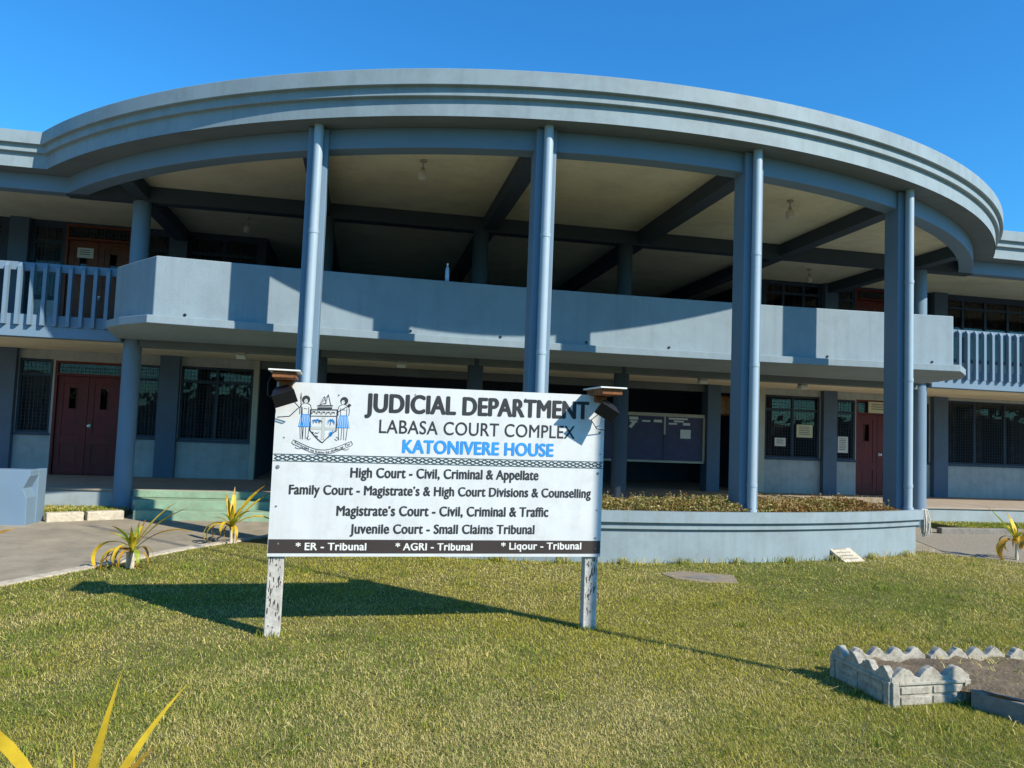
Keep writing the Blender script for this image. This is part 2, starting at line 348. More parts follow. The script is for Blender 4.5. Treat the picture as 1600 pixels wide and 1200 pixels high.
# portico columns with their drain pipes
pc = [(-.753, 10.435), (2.222, 9.596), (5.192, 9.587), (8.245, 10.438)]
for x, y in pc:
    mb = MB(); mb.box(x - .14, x + .13, y + .075, y + .40, .5, 5.62); cobj = P(mb, "column", m_paint_shaded, bevel=.008)
    mb = MB(); mb.tube([(x, y, .62), (x, y, 5.63)], .062, 20)
    for zc in (1.0, 2.62, 4.15): mb.tube([(x, y, zc), (x, y, zc + .05)], .068, 20)
    mb.tube([(x, y, .645), (x, y, .70)], .075, 20)
    P(mb, "drain_pipe", m_pipe, cobj, smooth=40)
def rcol(x, y, z0, z1, name="round_column", r=.147, m=None):
    mb = MB(); mb.tube([(x, y, z0), (x, y, z1)], r, 36); P(mb, name, m or m_paint_shaded, smooth=40)
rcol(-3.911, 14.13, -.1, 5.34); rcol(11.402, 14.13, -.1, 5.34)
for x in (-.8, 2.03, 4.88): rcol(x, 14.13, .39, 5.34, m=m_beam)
# upper slab, veranda ceilings
mb = MB(); mb.box(XL, -4.2, 13.93, 17.3, 2.96, 3.055); mb.box(11.7, XR, 13.93, 17.3, 2.96, 3.055)
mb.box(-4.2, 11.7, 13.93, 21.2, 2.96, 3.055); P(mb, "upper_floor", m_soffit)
for a, b in ((XL, -4.05), (11.54, XR)):
    mb = MB(); mb.box(a, b, 13.925, 14.2, 2.88, 3.062); P(mb, "floor_edge_band", m_paint_shaded, bevel=.006)
mb = MB(); mb.box(XL, XR, 14.21, 17.14, 2.93, 2.956); P(mb, "veranda_ceiling", m_ceil)
mb = MB(); mb.box(-3.77, 11.26, 13.99, 14.24, 2.82, 2.952); P(mb, "portico_beam", m_soffit, bevel=.005)
# curved balcony
def arc3(a, m_, b, n=40):
    out = []
    for t in np.linspace(0, 1, n):
        x = a[0] + (b[0] - a[0]) * t; yl = a[1] + (b[1] - a[1]) * t
        sag = m_ - (a[1] + b[1]) / 2
        out.append((x, yl + sag * (1 - (2 * t - 1) ** 2)))
    return out
fr = arc3((-2.97, 11.57), 11.88, (10.01, 11.57))
outer = [(-4.18, 13.92), (-3.81, 12.69)] + fr + [(10.85, 12.69), (11.22, 13.92)]
inner = [(-4.03, 13.92), (-3.68, 12.75)] + arc3((-2.88, 11.72), 12.03, (9.92, 11.72)) + [(10.72, 12.75), (11.07, 13.92)]
mb = MB(); mb.sweep([[(x, y, 3.04) for x, y in outer], [(x, y, 3.92) for x, y in outer], [(x, y, 3.92) for x, y in inner], [(x, y, 3.04) for x, y in inner]])
par = P(mb, "balcony_parapet", m_parapet, smooth=25, bevel=.012)
for wx in (-2.55, .67, 2.08, 3.49, 4.9, 7.71, 9.62):
    t = (wx + 2.97) / 12.98; wy = 11.57 + .31 * (1 - (2 * t - 1) ** 2)
    mb = MB(); mb.tube([(wx, wy - .012, 3.10), (wx, wy + .05, 3.10)], .021, 14); P(mb, "weep_hole", m_black, par)
so_ = [(-4.12, 13.92), (-3.83, 12.42), (-3.5, 11.9)] + arc3((-3.0, 11.40), 11.80, (9.98, 11.36)) + [(10.6, 11.95), (11.0, 12.5), (11.3, 13.92)]
mb = MB(); mb.prism(so_, 2.935, 3.05); P(mb, "balcony_slab", m_parapet, bevel=.008)
# wing railings
def railing(xa, xb, first, step, n):
    mb = MB(); mb.box(xa, xb, 13.95, 14.05, 3.98, 4.12); rl = P(mb, "railing", m_paint_shaded, bevel=.006)
    mb = MB(); mb.box(xa, xb, 13.93, 14.03, 3.063, 3.25); P(mb, "bottom_rail", m_paint_shaded, rl, bevel=.004)
    mb = MB(); x = first
    mb.prism([(-.028, -.03), (.028, -.03), (.028, .07), (-.028, .07)], 3.07, 3.26)
    mb.add([(-.028, -.03, 3.26), (.028, -.03, 3.26), (.028, .055, 3.26), (-.028, .055, 3.26), (-.028, -.03, 4.03), (.028, -.03, 4.03), (.028, .055, 4.03), (-.028, .055, 4.03), (-.02, .02, 4.10), (.02, .02, 4.10), (.02, .055, 4.10), (-.02, .055, 4.10)],
           [(0, 1, 5, 4), (1, 2, 6, 5), (2, 3, 7, 6), (3, 0, 4, 7), (4, 5, 9, 8), (5, 6, 10, 9), (6, 7, 11, 10), (7, 4, 8, 11), (8, 9, 10, 11), (0, 3, 2, 1)])
    me = None
    for i in range(n):
        if me is None:
            o = P(mb, "baluster", m_paint_shaded, rl); me = o.data; off = o.location.copy()
        else:
            o = o.copy(); C.objects.link(o)
        o.location = off + Vector((first + i * step, 13.87, 0))
railing(-9.5, -4.19, -4.29, -.193, 27); railing(11.23, 18.5, 11.75, .2, 33)
# platform
mb = MB(); mb.box(XL, XR, 14.15, 21.1, .0, .36); P(mb, "plinth", m_base, bevel=.01)
mb = MB(); mb.box(XL, XR, 14.12, 21.1, .3605, .397); P(mb, "veranda_floor", m_floor, bevel=.008)
mb = MB(); mb.box(-3.72, 2.0, 14.08, 14.118, .27, .394); mb.box(-3.6, 2.0, 13.68, 14.078, -.05, .268); mb.box(-3.5, 2.0, 13.28, 13.678, -.05, .135)
P(mb, "steps", m_step, bevel=.01)

# walls with openings -----------------------------------------------
def wall(y0, y1, z0, z1, xa, xb, holes, name, m):
    mb = MB(); x = xa
    for (a, b, c, d_) in sorted(holes):
        if a > x: mb.box(x, a, y0, y1, z0, z1)
        if c > z0: mb.box(a, b, y0, y1, z0, c)
        if d_ < z1: mb.box(a, b, y0, y1, d_, z1)
        x = b
    if xb > x: mb.box(x, xb, y0, y1, z0, z1)
    return P(mb, name, m)
def window(a, b, c, d_, y, mull=(), trans=None, curt=None, gr=True, up=False):
    mb = MB(); t = .045
    mb.box(a, b, y + .02, y + .09, c, c + t); mb.box(a, b, y + .02, y + .09, d_ - t, d_)
    mb.box(a, a + t, y + .02, y + .09, c + t, d_ - t); mb.box(b - t, b, y + .02, y + .09, c + t, d_ - t)
    for mx_ in mull: mb.box(mx_ - .03, mx_ + .03, y + .025, y + .085, c + t, d_ - t)
    if trans:
        xsx = [a + t] + [q for mx_ in mull for q in (mx_ - .03, mx_ + .03)] + [b - t]
        for i in range(0, len(xsx), 2): mb.box(xsx[i], xsx[i + 1], y + .03, y + .08, trans - .03, trans + .03)
    wn = P(mb, "window", m_frame)
    mb = MB(); mb.add([(a + t, y + .055, c + t), (b - t, y + .055, c + t), (b - t, y + .055, d_ - t), (a + t, y + .055, d_ - t)], [(0, 1, 2, 3)]); P(mb, "pane", m_glass, wn)
    if gr:
        mb = MB(); r = .0035; x = a + .03
        while x < b - .02: mb.box(x - r, x + r, y - .012, y - .006, c + .01, d_ - .01); x += .072
        z = c + .04
        while z < d_ - .02: mb.box(a + .01, b - .01, y - .006, y, z - r, z + r); z += .072
        P(mb, "grille", m_grille, wn)
    if not up:
        mb = MB(); mb.box(a - .02, b + .02, y - .05, y + .018, c - .05, c - .002); P(mb, "sill", m_frame, wn, bevel=.005)
    if curt:
        for (ca, cb, cm) in curt:
            mb = MB(); n = int((cb - ca) / .012) + 2; xs_ = np.linspace(ca, cb, n)
            ln = [(x, y + .22 + .035 * math.sin(x * 46 + 2 * math.sin(x * 5)) + .015 * math.sin(x * 97)) for x in xs_]
            mb.sweep([[(x, yy, c + .02) for x, yy in ln], [(x, yy, d_ - .03) for x, yy in ln]]); P(mb, "curtain", cm, wn, smooth=60)
    return wn
def panel_door(a, b, z0, z1, y, m, hside=1, glass=True, hx=None):
    """one door leaf with stiles, rails, sunk panels and a slim vision light"""
    mb = MB(); wdt = b - a; st = .11
    za, zb = z0 + .18, z0 + .62; zc, zd_ = z0 + .80, z1 - .80
    mb.box(a, a + st, y, y + .045, z0, z1); mb.box(b - st, b, y, y + .045, z0, z1)
    mb.box(a + st, b - st, y, y + .045, z0, za); mb.box(a + st, b - st, y, y + .045, zb, zc); mb.box(a + st, b - st, y, y + .045, z1 - .14, z1)
    mb.box(a + st, b - st, y + .014, y + .04, za, zb); mb.box(a + st + .06, b - st - .06, y + .004, y + .014, za + .06, zb - .06)
    vx0, vx1 = (a + b) / 2 - .065, (a + b) / 2 + .065; vz0, vz1 = z1 - .66, z1 - .24
    mb.box(a + st, vx0, y + .012, y + .04, zc, z1 - .14); mb.box(vx1, b - st, y + .012, y + .04, zc, z1 - .14)
    mb.box(vx0, vx1, y + .012, y + .04, zc, vz0); mb.box(vx0, vx1, y + .012, y + .04, vz1, z1 - .14)
    for p_, q_ in ((vx0 - .02, vx0), (vx1, vx1 + .02)): mb.box(p_, q_, y + .002, y + .011, vz0 - .02, vz1 + .02)
    dr = P(mb, "door", m, bevel=.003)
    mb = MB(); mb.add([(vx0, y + .03, vz0), (vx1, y + .03, vz0), (vx1, y + .03, vz1), (vx0, y + .03, vz1)], [(0, 1, 2, 3)]); P(mb, "vision_light", m_glass, dr)
    if hx is not None:
        mb = MB(); mb.tube([(hx, y - .002, z0 + 1.0), (hx, y - .045, z0 + 1.0)], [.012, .012], 10)
        mb.tube([(hx, y - .045, z0 + 1.0), (hx, y - .06, z0 + 1.0), (hx, y - .078, z0 + 1.0), (hx, y - .085, z0 + 1.0)], [.02, .03, .027, .008], 14)
        mb.tube([(hx, y + .001, z0 + 1.0), (hx, y - .006, z0 + 1.0)], .035, 16); P(mb, "handle", m_chrome, dr, smooth=40)
    return dr
W0 = 17.15
def doorway(a, b, z0, zt, ztop, y, m, notices=None):
    mid = (a + b) / 2
    mb = MB(); mb.box(a, a + .05, y + .0, y + .12, z0, ztop); mb.box(b - .05, b, y + .0, y + .12, z0, ztop); mb.box(a + .05, b - .05, y + .0, y + .12, zt, zt + .05); mb.box(a + .05, b - .05, y, y + .12, ztop - .05, ztop)
    fo = P(mb, "door_frame", m)
    panel_door(a + .055, mid - .004, z0 + .01, zt - .005, y + .05, m, hx=None)
    panel_door(mid + .004, b - .055, z0 + .01, zt - .005, y + .05, m, hx=mid + .06)
    mb = MB(); mb.add([(a + .05, y + .06, zt + .05), (b - .05, y + .06, zt + .05), (b - .05, y + .06, ztop - .05), (a + .05, y + .06, ztop - .05)], [(0, 1, 2, 3)]); P(mb, "transom_pane", m_glass, fo)
    mb = MB(); x = a + .09
    while x < b - .05: mb.box(x - .0035, x + .0035, y - .012, y - .006, zt + .06, ztop - .06); x += .072
    z = zt + .1
    while z < ztop - .06: mb.box(a + .05, b - .05, y - .006, y, z - .0035, z + .0035); z += .072
    P(mb, "grille", m_grille, fo)
# ground floor, left of the lobby
holesL = [(-6.85, -6.22, 1.24, 2.74), (-6.18, -4.90, .398, 2.72), (-4.87, -4.17, 1.22, 2.72), (-3.76, -2.31, 1.2, 2.74), (-10.0, -7.4, 1.24, 2.78)]
wall(W0, W0 + .2, .398, 2.929, XL, -2.2, holesL, "wall", m_panel)
holesR = [(9.60, 11.07, 1.25, 2.77), (11.47, 12.05, 1.25, 2.74), (12.07, 13.32, .398, 2.76), (13.36, 14.14, 1.25, 2.74), (14.59, 17.3, 1.24, 2.86), (17.75, 20.3, 1.24, 2.86)]
wall(W0, W0 + .2, .398, 2.929, 9.35, XR, holesR, "wall", m_panel)
for a, b in ((-7.3, -6.86), (-4.16, -3.77), (11.09, 11.46), (14.17, 14.58), (17.32, 17.72)):
    mb = MB(); mb.box(a, b, W0 - .14, W0 - .003, .3985, 2.928); P(mb, "pilaster", m_pil, bevel=.006)
m_trim = mat("cream_trim", (.42, .43, .36), .7, .08, 3)
for a, b in ((-2.3, -2.19), (9.33, 9.57)):
    mb = MB(); mb.box(a, b, W0 - .055, W0 - .003, .3985, 2.928); P(mb, "wall_end_trim", m_trim, bevel=.005)
full = lambda a, b, m_: [(a, b, m_)]
window(-6.85, -6.22, 1.24, 2.74, W0, (), 2.42, full(-6.75, -6.3, m_curtain))
window(-4.87, -4.17, 1.22, 2.72, W0, (), 2.42, full(-4.6, -4.25, m_curtain))
window(-3.76, -2.31, 1.2, 2.74, W0, (-3.04,), 2.42, [(-3.7, -3.45, m_curtain), (-3.3, -3.12, m_curtain), (-2.95, -2.4, m_curtain)])
window(9.60, 11.07, 1.25, 2.77, W0, (10.36,), 2.42, [(9.68, 10.2, m_curtain2)])
window(11.47, 12.05, 1.25, 2.74, W0, (), 2.42, full(11.5, 11.8, m_curtain2))
window(13.36, 14.14, 1.25, 2.74, W0, (), 2.42, full(13.6, 14.0, m_curtain))
window(14.59, 17.3, 1.24, 2.86, W0, (15.5, 16.4), None, [(14.7, 15.1, m_curtain), (15.7, 15.85, m_curtain), (16.8, 17.2, m_curtain)], gr=True)
window(17.75, 20.3, 1.24, 2.86, W0, (18.6, 19.45), None, [(17.9, 18.5, m_curtain)], gr=True)
window(-10.0, -7.4, 1.24, 2.78, W0, (-9.1, -8.2), None, [(-9.8, -9.0, m_curtain)])
doorway(-6.18, -4.90, .398, 2.42, 2.72, W0, m_door); doorway(12.07, 13.32, .398, 2.40, 2.76, W0, m_door)
# upper floor
UZ0, UZ1 = 3.056, 5.599
hU = [(-6.78, -6.2, 4.0, 5.5), (-6.17, -4.92, 3.057, 5.56), (-4.86, -4.15, 4.0, 5.5), (-3.76, -2.35, 4.0, 5.5), (-10, -7.35, 4.0, 5.5)]
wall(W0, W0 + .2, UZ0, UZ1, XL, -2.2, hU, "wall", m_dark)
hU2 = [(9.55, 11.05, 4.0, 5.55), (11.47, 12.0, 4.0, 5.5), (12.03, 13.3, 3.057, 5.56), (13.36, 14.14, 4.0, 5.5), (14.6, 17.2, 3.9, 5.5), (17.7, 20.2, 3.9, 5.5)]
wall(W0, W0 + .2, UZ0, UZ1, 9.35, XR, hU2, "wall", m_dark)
for a, b in ((-7.18, -6.82), (-4.13, -3.78), (11.09, 11.45), (14.17, 14.56), (17.25, 17.65)):
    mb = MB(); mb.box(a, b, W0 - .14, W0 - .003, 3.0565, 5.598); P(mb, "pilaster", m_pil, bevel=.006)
for a, b, c in ((-10, -7.4, 3.94), (-6.78, -6.22, 3.94), (14.6, 17.2, 3.84), (17.7, 20.2, 3.84)):
    mb = MB(); mb.box(a, b, W0 - .02, W0 - .002, 3.06, c); P(mb, "window_apron", m_panel)
window(-6.78, -6.2, 4.0, 5.5, W0, (), 5.15, full(-6.7, -6.25, m_curtain), up=True)
window(-4.86, -4.15, 4.0, 5.5, W0, (), 5.15, full(-4.8, -4.2, m_curtain), up=True)
window(-3.76, -2.35, 4.0, 5.5, W0, (-3.05,), 5.15, full(-3.7, -2.4, m_curtain), up=True)
window(-10, -7.35, 4.0, 5.5, W0, (-9.1, -8.2), 5.15, full(-9.9, -7.5, m_curtain2), up=True)
window(9.55, 11.05, 4.0, 5.55, W0, (10.05, 10.6), 5.3, full(9.6, 11.0, m_curtain2), gr=False, up=True)
window(11.47, 12.0, 4.0, 5.5, W0, (), 5.25, full(11.5, 11.95, m_curtain2), up=True)
window(13.36, 14.14, 4.0, 5.5, W0, (), 5.25, full(13.4, 14.1, m_curtain2), up=True)
window(14.6, 17.2, 3.9, 5.5, W0, (15.15, 15.82, 16.5), 5.26, full(14.65, 17.1, m_curtain2), gr=False, up=True)
window(17.7, 20.2, 3.9, 5.5, W0, (18.5, 19.3), 5.26, full(17.8, 20.1, m_curtain2), gr=False, up=True)
doorway(-6.17, -4.92, 3.057, 5.24, 5.56, W0, m_door2); doorway(12.03, 13.3, 3.057, 5.28, 5.56, W0, m_door)
# rooms behind the windows, lobby and upper hall
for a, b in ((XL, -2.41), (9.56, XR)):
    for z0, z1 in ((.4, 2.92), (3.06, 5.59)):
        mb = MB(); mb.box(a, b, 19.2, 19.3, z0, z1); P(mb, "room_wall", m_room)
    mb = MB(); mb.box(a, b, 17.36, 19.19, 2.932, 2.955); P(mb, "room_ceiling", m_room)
for z0, z1 in ((.3985, 2.955), (3.0575, 5.598)):
    for q in ((-2.4, -2.2, 17.36, 21.2), (9.35, 9.55, 17.36, 21.2), (-2.2, 9.35, 21.0, 21.2)):
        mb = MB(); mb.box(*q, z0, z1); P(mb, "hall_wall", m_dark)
for q in ((XL, XR, 23.7, 23.95), (XL, XL + .2, 17.4, 23.7), (XR - .2, XR, 17.4, 23.7)):
    mb = MB(); mb.box(*q, 0, 6.0); P(mb, "outer_wall", m_paint_shaded)
# lobby front: pilasters, dark doorway with its transom
mb = MB(); mb.box(8.04, 8.37, 17.0, 17.35, .3985, 2.928); P(mb, "pilaster", m_pil, bevel=.006)
mb = MB(); mb.box(-2.2, 9.34, 17.18, 17.34, 2.76, 2.929); P(mb, "lobby_lintel", m_soffit)
mb = MB(); mb.box(8.42, 9.3, 17.9, 17.96, 2.24, 2.28); mb.box(8.42, 8.46, 17.9, 17.96, .4, 2.74); mb.box(9.26, 9.3, 17.9, 17.96, .4, 2.74); mb.box(8.46, 9.26, 17.9, 17.96, 2.70, 2.74)
dl = P(mb, "door_frame", m_door2)
mb = MB(); mb.box(8.46, 9.26, 17.92, 17.94, 2.28, 2.70); P(mb, "transom_pane", mat("amber_glass", (.35, .2, .07), .3, .3, 9), dl)

# ------------------------------------------------------------------ planter
def ringpts(Rr, t0, t1, n=60): return [(CX + Rr * math.sin(t), CY - Rr * math.cos(t)) for t in np.linspace(t0, t1, n)]
T0, T1 = R(-24.0), R(24.05)
planter = empty("planter", (CX, 9.6, 0), "long curved blue grey planter with two grooves at the foot of the columns", "planter")
prof = [(9.95, .60, 0), (9.95, .668, 0), (11.42, .668, .006), (11.42, .522, .006), (11.375, .522, .003), (11.375, .435, .003), (11.335, .435, 0), (11.335, -.1, 0)]
mb = MB(); lines = [[(x, y, z) for x, y in ringpts(r, T0 - e_, T1 + e_)] for r, z, e_ in prof[2:]]
mb.sweep(lines)
mb.sweep([[(x, y, .668) for x, y in ringpts(11.34, T0, T1)], [(x, y, .668) for x, y in ringpts(11.42, T0 - .006, T1 + .006)]])
mb.sweep([[(x, y, .5) for x, y in ringpts(11.34, T0, T1)], [(x, y, .668) for x, y in ringpts(11.34, T0, T1)]])
for s_ in (0, 1):
    t = (T0, T1)[s_]; sg = (-1, 1)[s_]
    for r0, r1, z0, z1, e_ in ((9.9, 11.42, .522, .668, .006), (9.93, 11.375, .435, .522, .003), (9.95, 11.335, -.1, .435, 0)):
        ta, tb = t - sg * .012, t + sg * e_
        q = [(CX + r * math.sin(a), CY - r * math.cos(a)) for r, a in ((r0, ta), (r1 - .001, ta), (r1 - .001, tb), (r0, tb))]
        mb.prism(q, z0 + .0005, z1 - .0005)
P(mb, "planter_wall", m_planter, planter, smooth=25, bevel=.006)
mb = MB(); mb.sweep([[(x, y, .645) for x, y in ringpts(11.335, T0, T1)], [(x, y, .645) for x, y in ringpts(9.97, T0, T1)]]); P(mb, "planter_soil", m_soil, planter)
mb = MB(); mb.sweep([[(x, y, .668) for x, y in ringpts(9.97, T0, T1)], [(x, y, .668) for x, y in ringpts(9.87, T0, T1)], [(x, y, -.1) for x, y in ringpts(9.87, T0, T1)]]); P(mb, "planter_back_wall", m_planter, planter)
# low leafy ground cover in the planter
n = 34000
tt = rng.uniform(T0 + .01, T1 - .035, n); rr = 11.33 - 1.3 * rng.uniform(0, 1, n) ** 1.6
px_, py_ = CX + rr * np.sin(tt), CY - rr * np.cos(tt)
okp = np.ones(n, bool)
for x, y in pc: okp &= (np.hypot(px_ - x, py_ - y - .17) > .2)
hh = np.clip(.115 + .05 * lump(px_, py_, 4, 21) + .03 * lump(px_, py_, 13, 22), .03, .24)
hh *= np.clip((11.36 - rr) / .12, .45, 1) * np.clip((T1 - .02 - tt) / .06, .3, 1)
zz = .65 + rng.uniform(0, 1, n) ** .6 * hh
mb = MB()
sel = lump(px_, py_, 2.2, 31) + rng.normal(0, .8, n)
for i in np.nonzero(okp)[0]:
    c = Vector((px_[i], py_[i], zz[i])); a = Vector(rng.normal(0, 1, 3)); a.z *= .6; a.normalize()
    b = Vector(rng.normal(0, 1, 3)); b.z = abs(b.z); b = (b - a * b.dot(a)).normalized(); s_ = rng.uniform(.011, .024)
    v = sel[i]; mi = 0 if v < .1 else (1 if v < .8 else (2 if v < 1.2 else 3))
    mb.add([c - a * s_, c + b * s_ * .6, c + a * s_, c - b * s_ * .6], [(0, 1, 2, 3)], mi)
for i in range(420):   # a few upright stems
    t = random.uniform(T0 + .03, T1 - .05); r = random.uniform(10.6, 11.33); x, y = CX + r * math.sin(t), CY - r * math.cos(t)
    if any(math.hypot(x - a, y - b) < .3 for a, b in pc): continue
    h = random.uniform(.12, .27); a = random.uniform(0, 6.28); p = .004
    mb.add([(x - p, y, .63), (x + p, y, .63), (x + .03 * math.cos(a), y + .03 * math.sin(a), .63 + h)], [(0, 1, 2)], 3)
    for k in range(6):
        zc = .63 + h * (.4 + .1 * k); c = Vector((x + .03 * math.cos(a) * k / 6, y + .03 * math.sin(a) * k / 6, zc)); q = Vector((random.uniform(-1, 1), random.uniform(-1, 1), .4)).normalized() * .025
        mb.add([c, c + q + Vector((.006, 0, 0)), c + q * 1.6, c + q - Vector((.006, 0, 0))], [(0, 1, 2, 3)], random.choice((0, 1, 3)))
struct(mb.build("ground_cover", m_cov), 'stuff')

# ------------------------------------------------------------------ sign
sg_rot = math.atan2(.1015, 2.536)
sign = empty("information_sign", (-.59, 6.077, 0), "large white court information sign on two peeling white posts in the lawn", "sign", rotz=sg_rot)
def SB(mb, name, m, par=None, **k):
    o = mb.build(name, m, par or sign, **k); return o
U0, U1, Z0_, Z1_ = -.055, 2.588, .604, 1.922
mb = MB(); mb.box(U0, U1, 0, .018, Z0_, Z1_)
# the board rises a hair to the right, as hung
for i, v in enumerate(mb.v): mb.v[i] = (v[0], v[1], v[2] + (.02 * (v[0] - U0) / (U1 - U0) if v[2] > 1 else 0))
board = SB(mb, "board", m_board)
def zt_(u, z): return z + .02 * (u - U0) / (U1 - U0) * max(0, min(1, (z - .65) / 1.1))
m_flake = mat("bare_grey_timber", (.07, .06, .05), .9, .3, 20)
for uc in (.008, 2.519):
    mb = MB(); mb.box(uc - .056, uc + .06, .022, .115, -.3, 1.9)
    po = SB(mb, "post", m_post, bevel=.006)
    mb = MB()
    for j in range(46):   # flakes where the paint has come away
        u = uc + random.uniform(-.045, .05); z = .03 + .56 * random.random() ** (.55 if uc > 1 else .8); a_, b_ = random.uniform(.002, .006), random.uniform(.006, .03)
        mb.add([(u + a_ * math.cos(t) * random.uniform(.6, 1.2), .0205, z + b_ * math.sin(t) * random.uniform(.6, 1.2)) for t in np.linspace(0, 2 * math.pi, 8)[:-1]], [tuple(range(7))])
    struct(SB(mb, "flaked_paint", m_flake, po), 'stuff')
SW = 1.0
def flat(polys, name, m, yoff=-.002, par=None):
    mb = MB()
    for p in polys:
        vs = [(u, yoff, zt_(u, z)) for u, z in p]; n = len(vs)
        a = sum(p[i][0] * p[(i + 1) % n][1] - p[(i + 1) % n][0] * p[i][1] for i in range(n))
        mb.add(vs, [tuple(range(n)) if a > 0 else tuple(range(n))[::-1]])
    return SB(mb, name, m, par or board)
def stroke(pts, wd):
    out = []; wd *= SW
    for (a, b), (c, d_) in zip(pts, pts[1:]):
        l = math.hypot(c - a, d_ - b) or 1e-9; nx, ny = -(d_ - b) / l * wd / 2, (c - a) / l * wd / 2; ex, ey = (c - a) / l * wd * .3, (d_ - b) / l * wd * .3
        out.append([(a - nx - ex, b - ny - ey), (c - nx + ex, d_ - ny + ey), (c + nx + ex, d_ + ny + ey), (a + nx - ex, b + ny - ey)])
    return out
def textmesh(body, off):
    cu = bpy.data.curves.new("t", 'FONT'); cu.body = body; cu.size = 1; cu.offset = off; cu.space_character = 1.04; cu.resolution_u = 5
    o = bpy.data.objects.new("t", cu); C.objects.link(o); bpy.context.view_layer.update()
    dg = bpy.context.evaluated_depsgraph_get(); me = bpy.data.meshes.new_from_object(o.evaluated_get(dg))
    bpy.data.objects.remove(o); bpy.data.curves.remove(cu); return me
xm = textmesh("x", 0); XH = max(v.co.y for v in xm.vertices); bpy.data.meshes.remove(xm)
hm = textmesh("H", 0); CAP = max(v.co.y for v in hm.vertices); bpy.data.meshes.remove(hm)
def lettering(body, u0, u1, zb, cap, m, off=.02, rise=0., par=None, yoff=-.0025, name="lettering"):
    """off = extra stroke weight as a share of the cap height: the glyphs are thickened by stacked, slightly shifted copies"""
    me0 = textmesh(body, 0); xs_ = [v.co.x for v in me0.vertices]; x0, x1 = min(xs_), max(xs_)
    b = off * cap; sx = (u1 - u0 - 2 * b) / (x1 - x0); sz = (cap - b) / CAP
    sh_ = [(-b, 0), (b, 0), (-b * .45, b * .5), (b * .45, -b * .5), (0, 0), (-b * .45, -b * .5), (b * .45, b * .5)] if b > 0 else [(0, 0)]
    mb = MB(); fs = [tuple(p.vertices) for p in me0.polygons]
    def tall(y):   # the sign's typeface has a tall x-height
        if body.upper() == body or y <= 0: return y
        xt = .74 * CAP
        return y / XH * xt if y < XH else xt + (y - XH) / (CAP - XH) * (CAP - xt)
    for k, (du, dz) in enumerate(sh_):
        vs = []
        for v in me0.vertices:
            u = u0 + b + (v.co.x - x0) * sx + du; vs.append((u, yoff - .00015 * k, zb + b * .5 + tall(v.co.y) * sz + dz + rise * (u - u0) / (u1 - u0)))
        mb.add(vs, fs)
    bpy.data.meshes.remove(me0)
    return mb.build(name, m, par or board)
lettering("JUDICIAL DEPARTMENT", .610, 2.45, 1.718, .148, m_ink, .06, .017)
lettering("LABASA COURT COMPLEX", .729, 2.332, 1.56, .104, m_ink, .012, .011)
lettering("KATONIVERE HOUSE", .915, 2.154, 1.409, .106, m_blueink, .06, .008)
lettering("High Court - Civil, Criminal & Appellate", .526, 2.034, 1.208, .077, m_ink, .045, .014)
lettering("Family Court - Magistrate’s & High Court Divisions & Counselling", .076, 2.489, 1.071, .073, m_ink, .045, .015)
lettering("Magistrate’s Court - Civil, Criminal & Traffic", .436, 2.128, .914, .077, m_ink, .045, .012)
lettering("Juvenile Court - Small Claims Tribunal", .544, 2.016, .779, .073, m_ink, .045, .007)
band = flat([[(U0 + .004, .629), (U1 - .004, .629), (U1 - .004, .733), (U0 + .004, .733)]], "footer_band", m_brownband, -.002)
mw = m_white
lettering("* ER - Tribunal", .147, .675, .652, .056, mw, .045, .0, yoff=-.004)
lettering("* AGRI - Tribunal", .897, 1.508, .653, .056, mw, .045, .0, yoff=-.004)
lettering("* Liqour - Tribunal", 1.74, 2.419, .66, .056, mw, .045, .004, yoff=-.004)
# woven border strip
pl = stroke([(U0 + .004, 1.372), (U1 - .004, 1.372)], .006) + stroke([(U0 + .004, 1.321), (U1 - .004, 1.321)], .006)
stp = (U1 - U0 - .02) / 84
for i in range(84):
    a = U0 + .01 + i * stp
    for k_, dz in enumerate((0, .0125, .025)):
        s_ = 1 if (i + k_) % 2 else -1
        pl += stroke([(a + .004, 1.328 + dz + (0 if s_ > 0 else .011)), (a + stp - .004, 1.328 + dz + (.011 if s_ > 0 else 0))], .0085)
        pl += stroke([(a + stp * .25, 1.328 + dz + (.004 if s_ > 0 else .007)), (a + stp * .75, 1.328 + dz + (.004 if s_ < 0 else .007))], .004)
flat(pl, "woven_border", mat("teal_black_print", (.03, .075, .085), .6), -.0022)
# coat of arms ------------------------------------------------------
ln = []; bl = []; fill = []; gy = []; SW = 1.2
sh = [(.204, 1.716), (.404, 1.722), (.402, 1.56)] + [(.402 - .097 * t ** .8 * 1.0, 1.56 - .093 * t) for t in np.linspace(.1, 1, 8)] + [(.305 - .1 * t, 1.467 + .093 * t ** 1.3) for t in np.linspace(.1, 1, 8)] + [(.204, 1.716)]
ln += stroke(sh, .006)
ln += stroke([(.207, 1.668), (.401, 1.673)], .004)
for k in range(5):   # lion chief, sugar cane, drawn as curls
    c0 = .225 + k * .036; ln += stroke([(c0 + .015 * math.cos(t), 1.694 + .011 * math.sin(t * 1.7)) for t in np.linspace(0, 5.5, 9)], .0028)
gy += [[(.292, 1.49), (.318, 1.49), (.318, 1.665), (.292, 1.665)], [(.212, 1.565), (.291, 1.565), (.291, 1.588), (.212, 1.588)], [(.319, 1.565), (.396, 1.565), (.396, 1.588), (.319, 1.588)]]
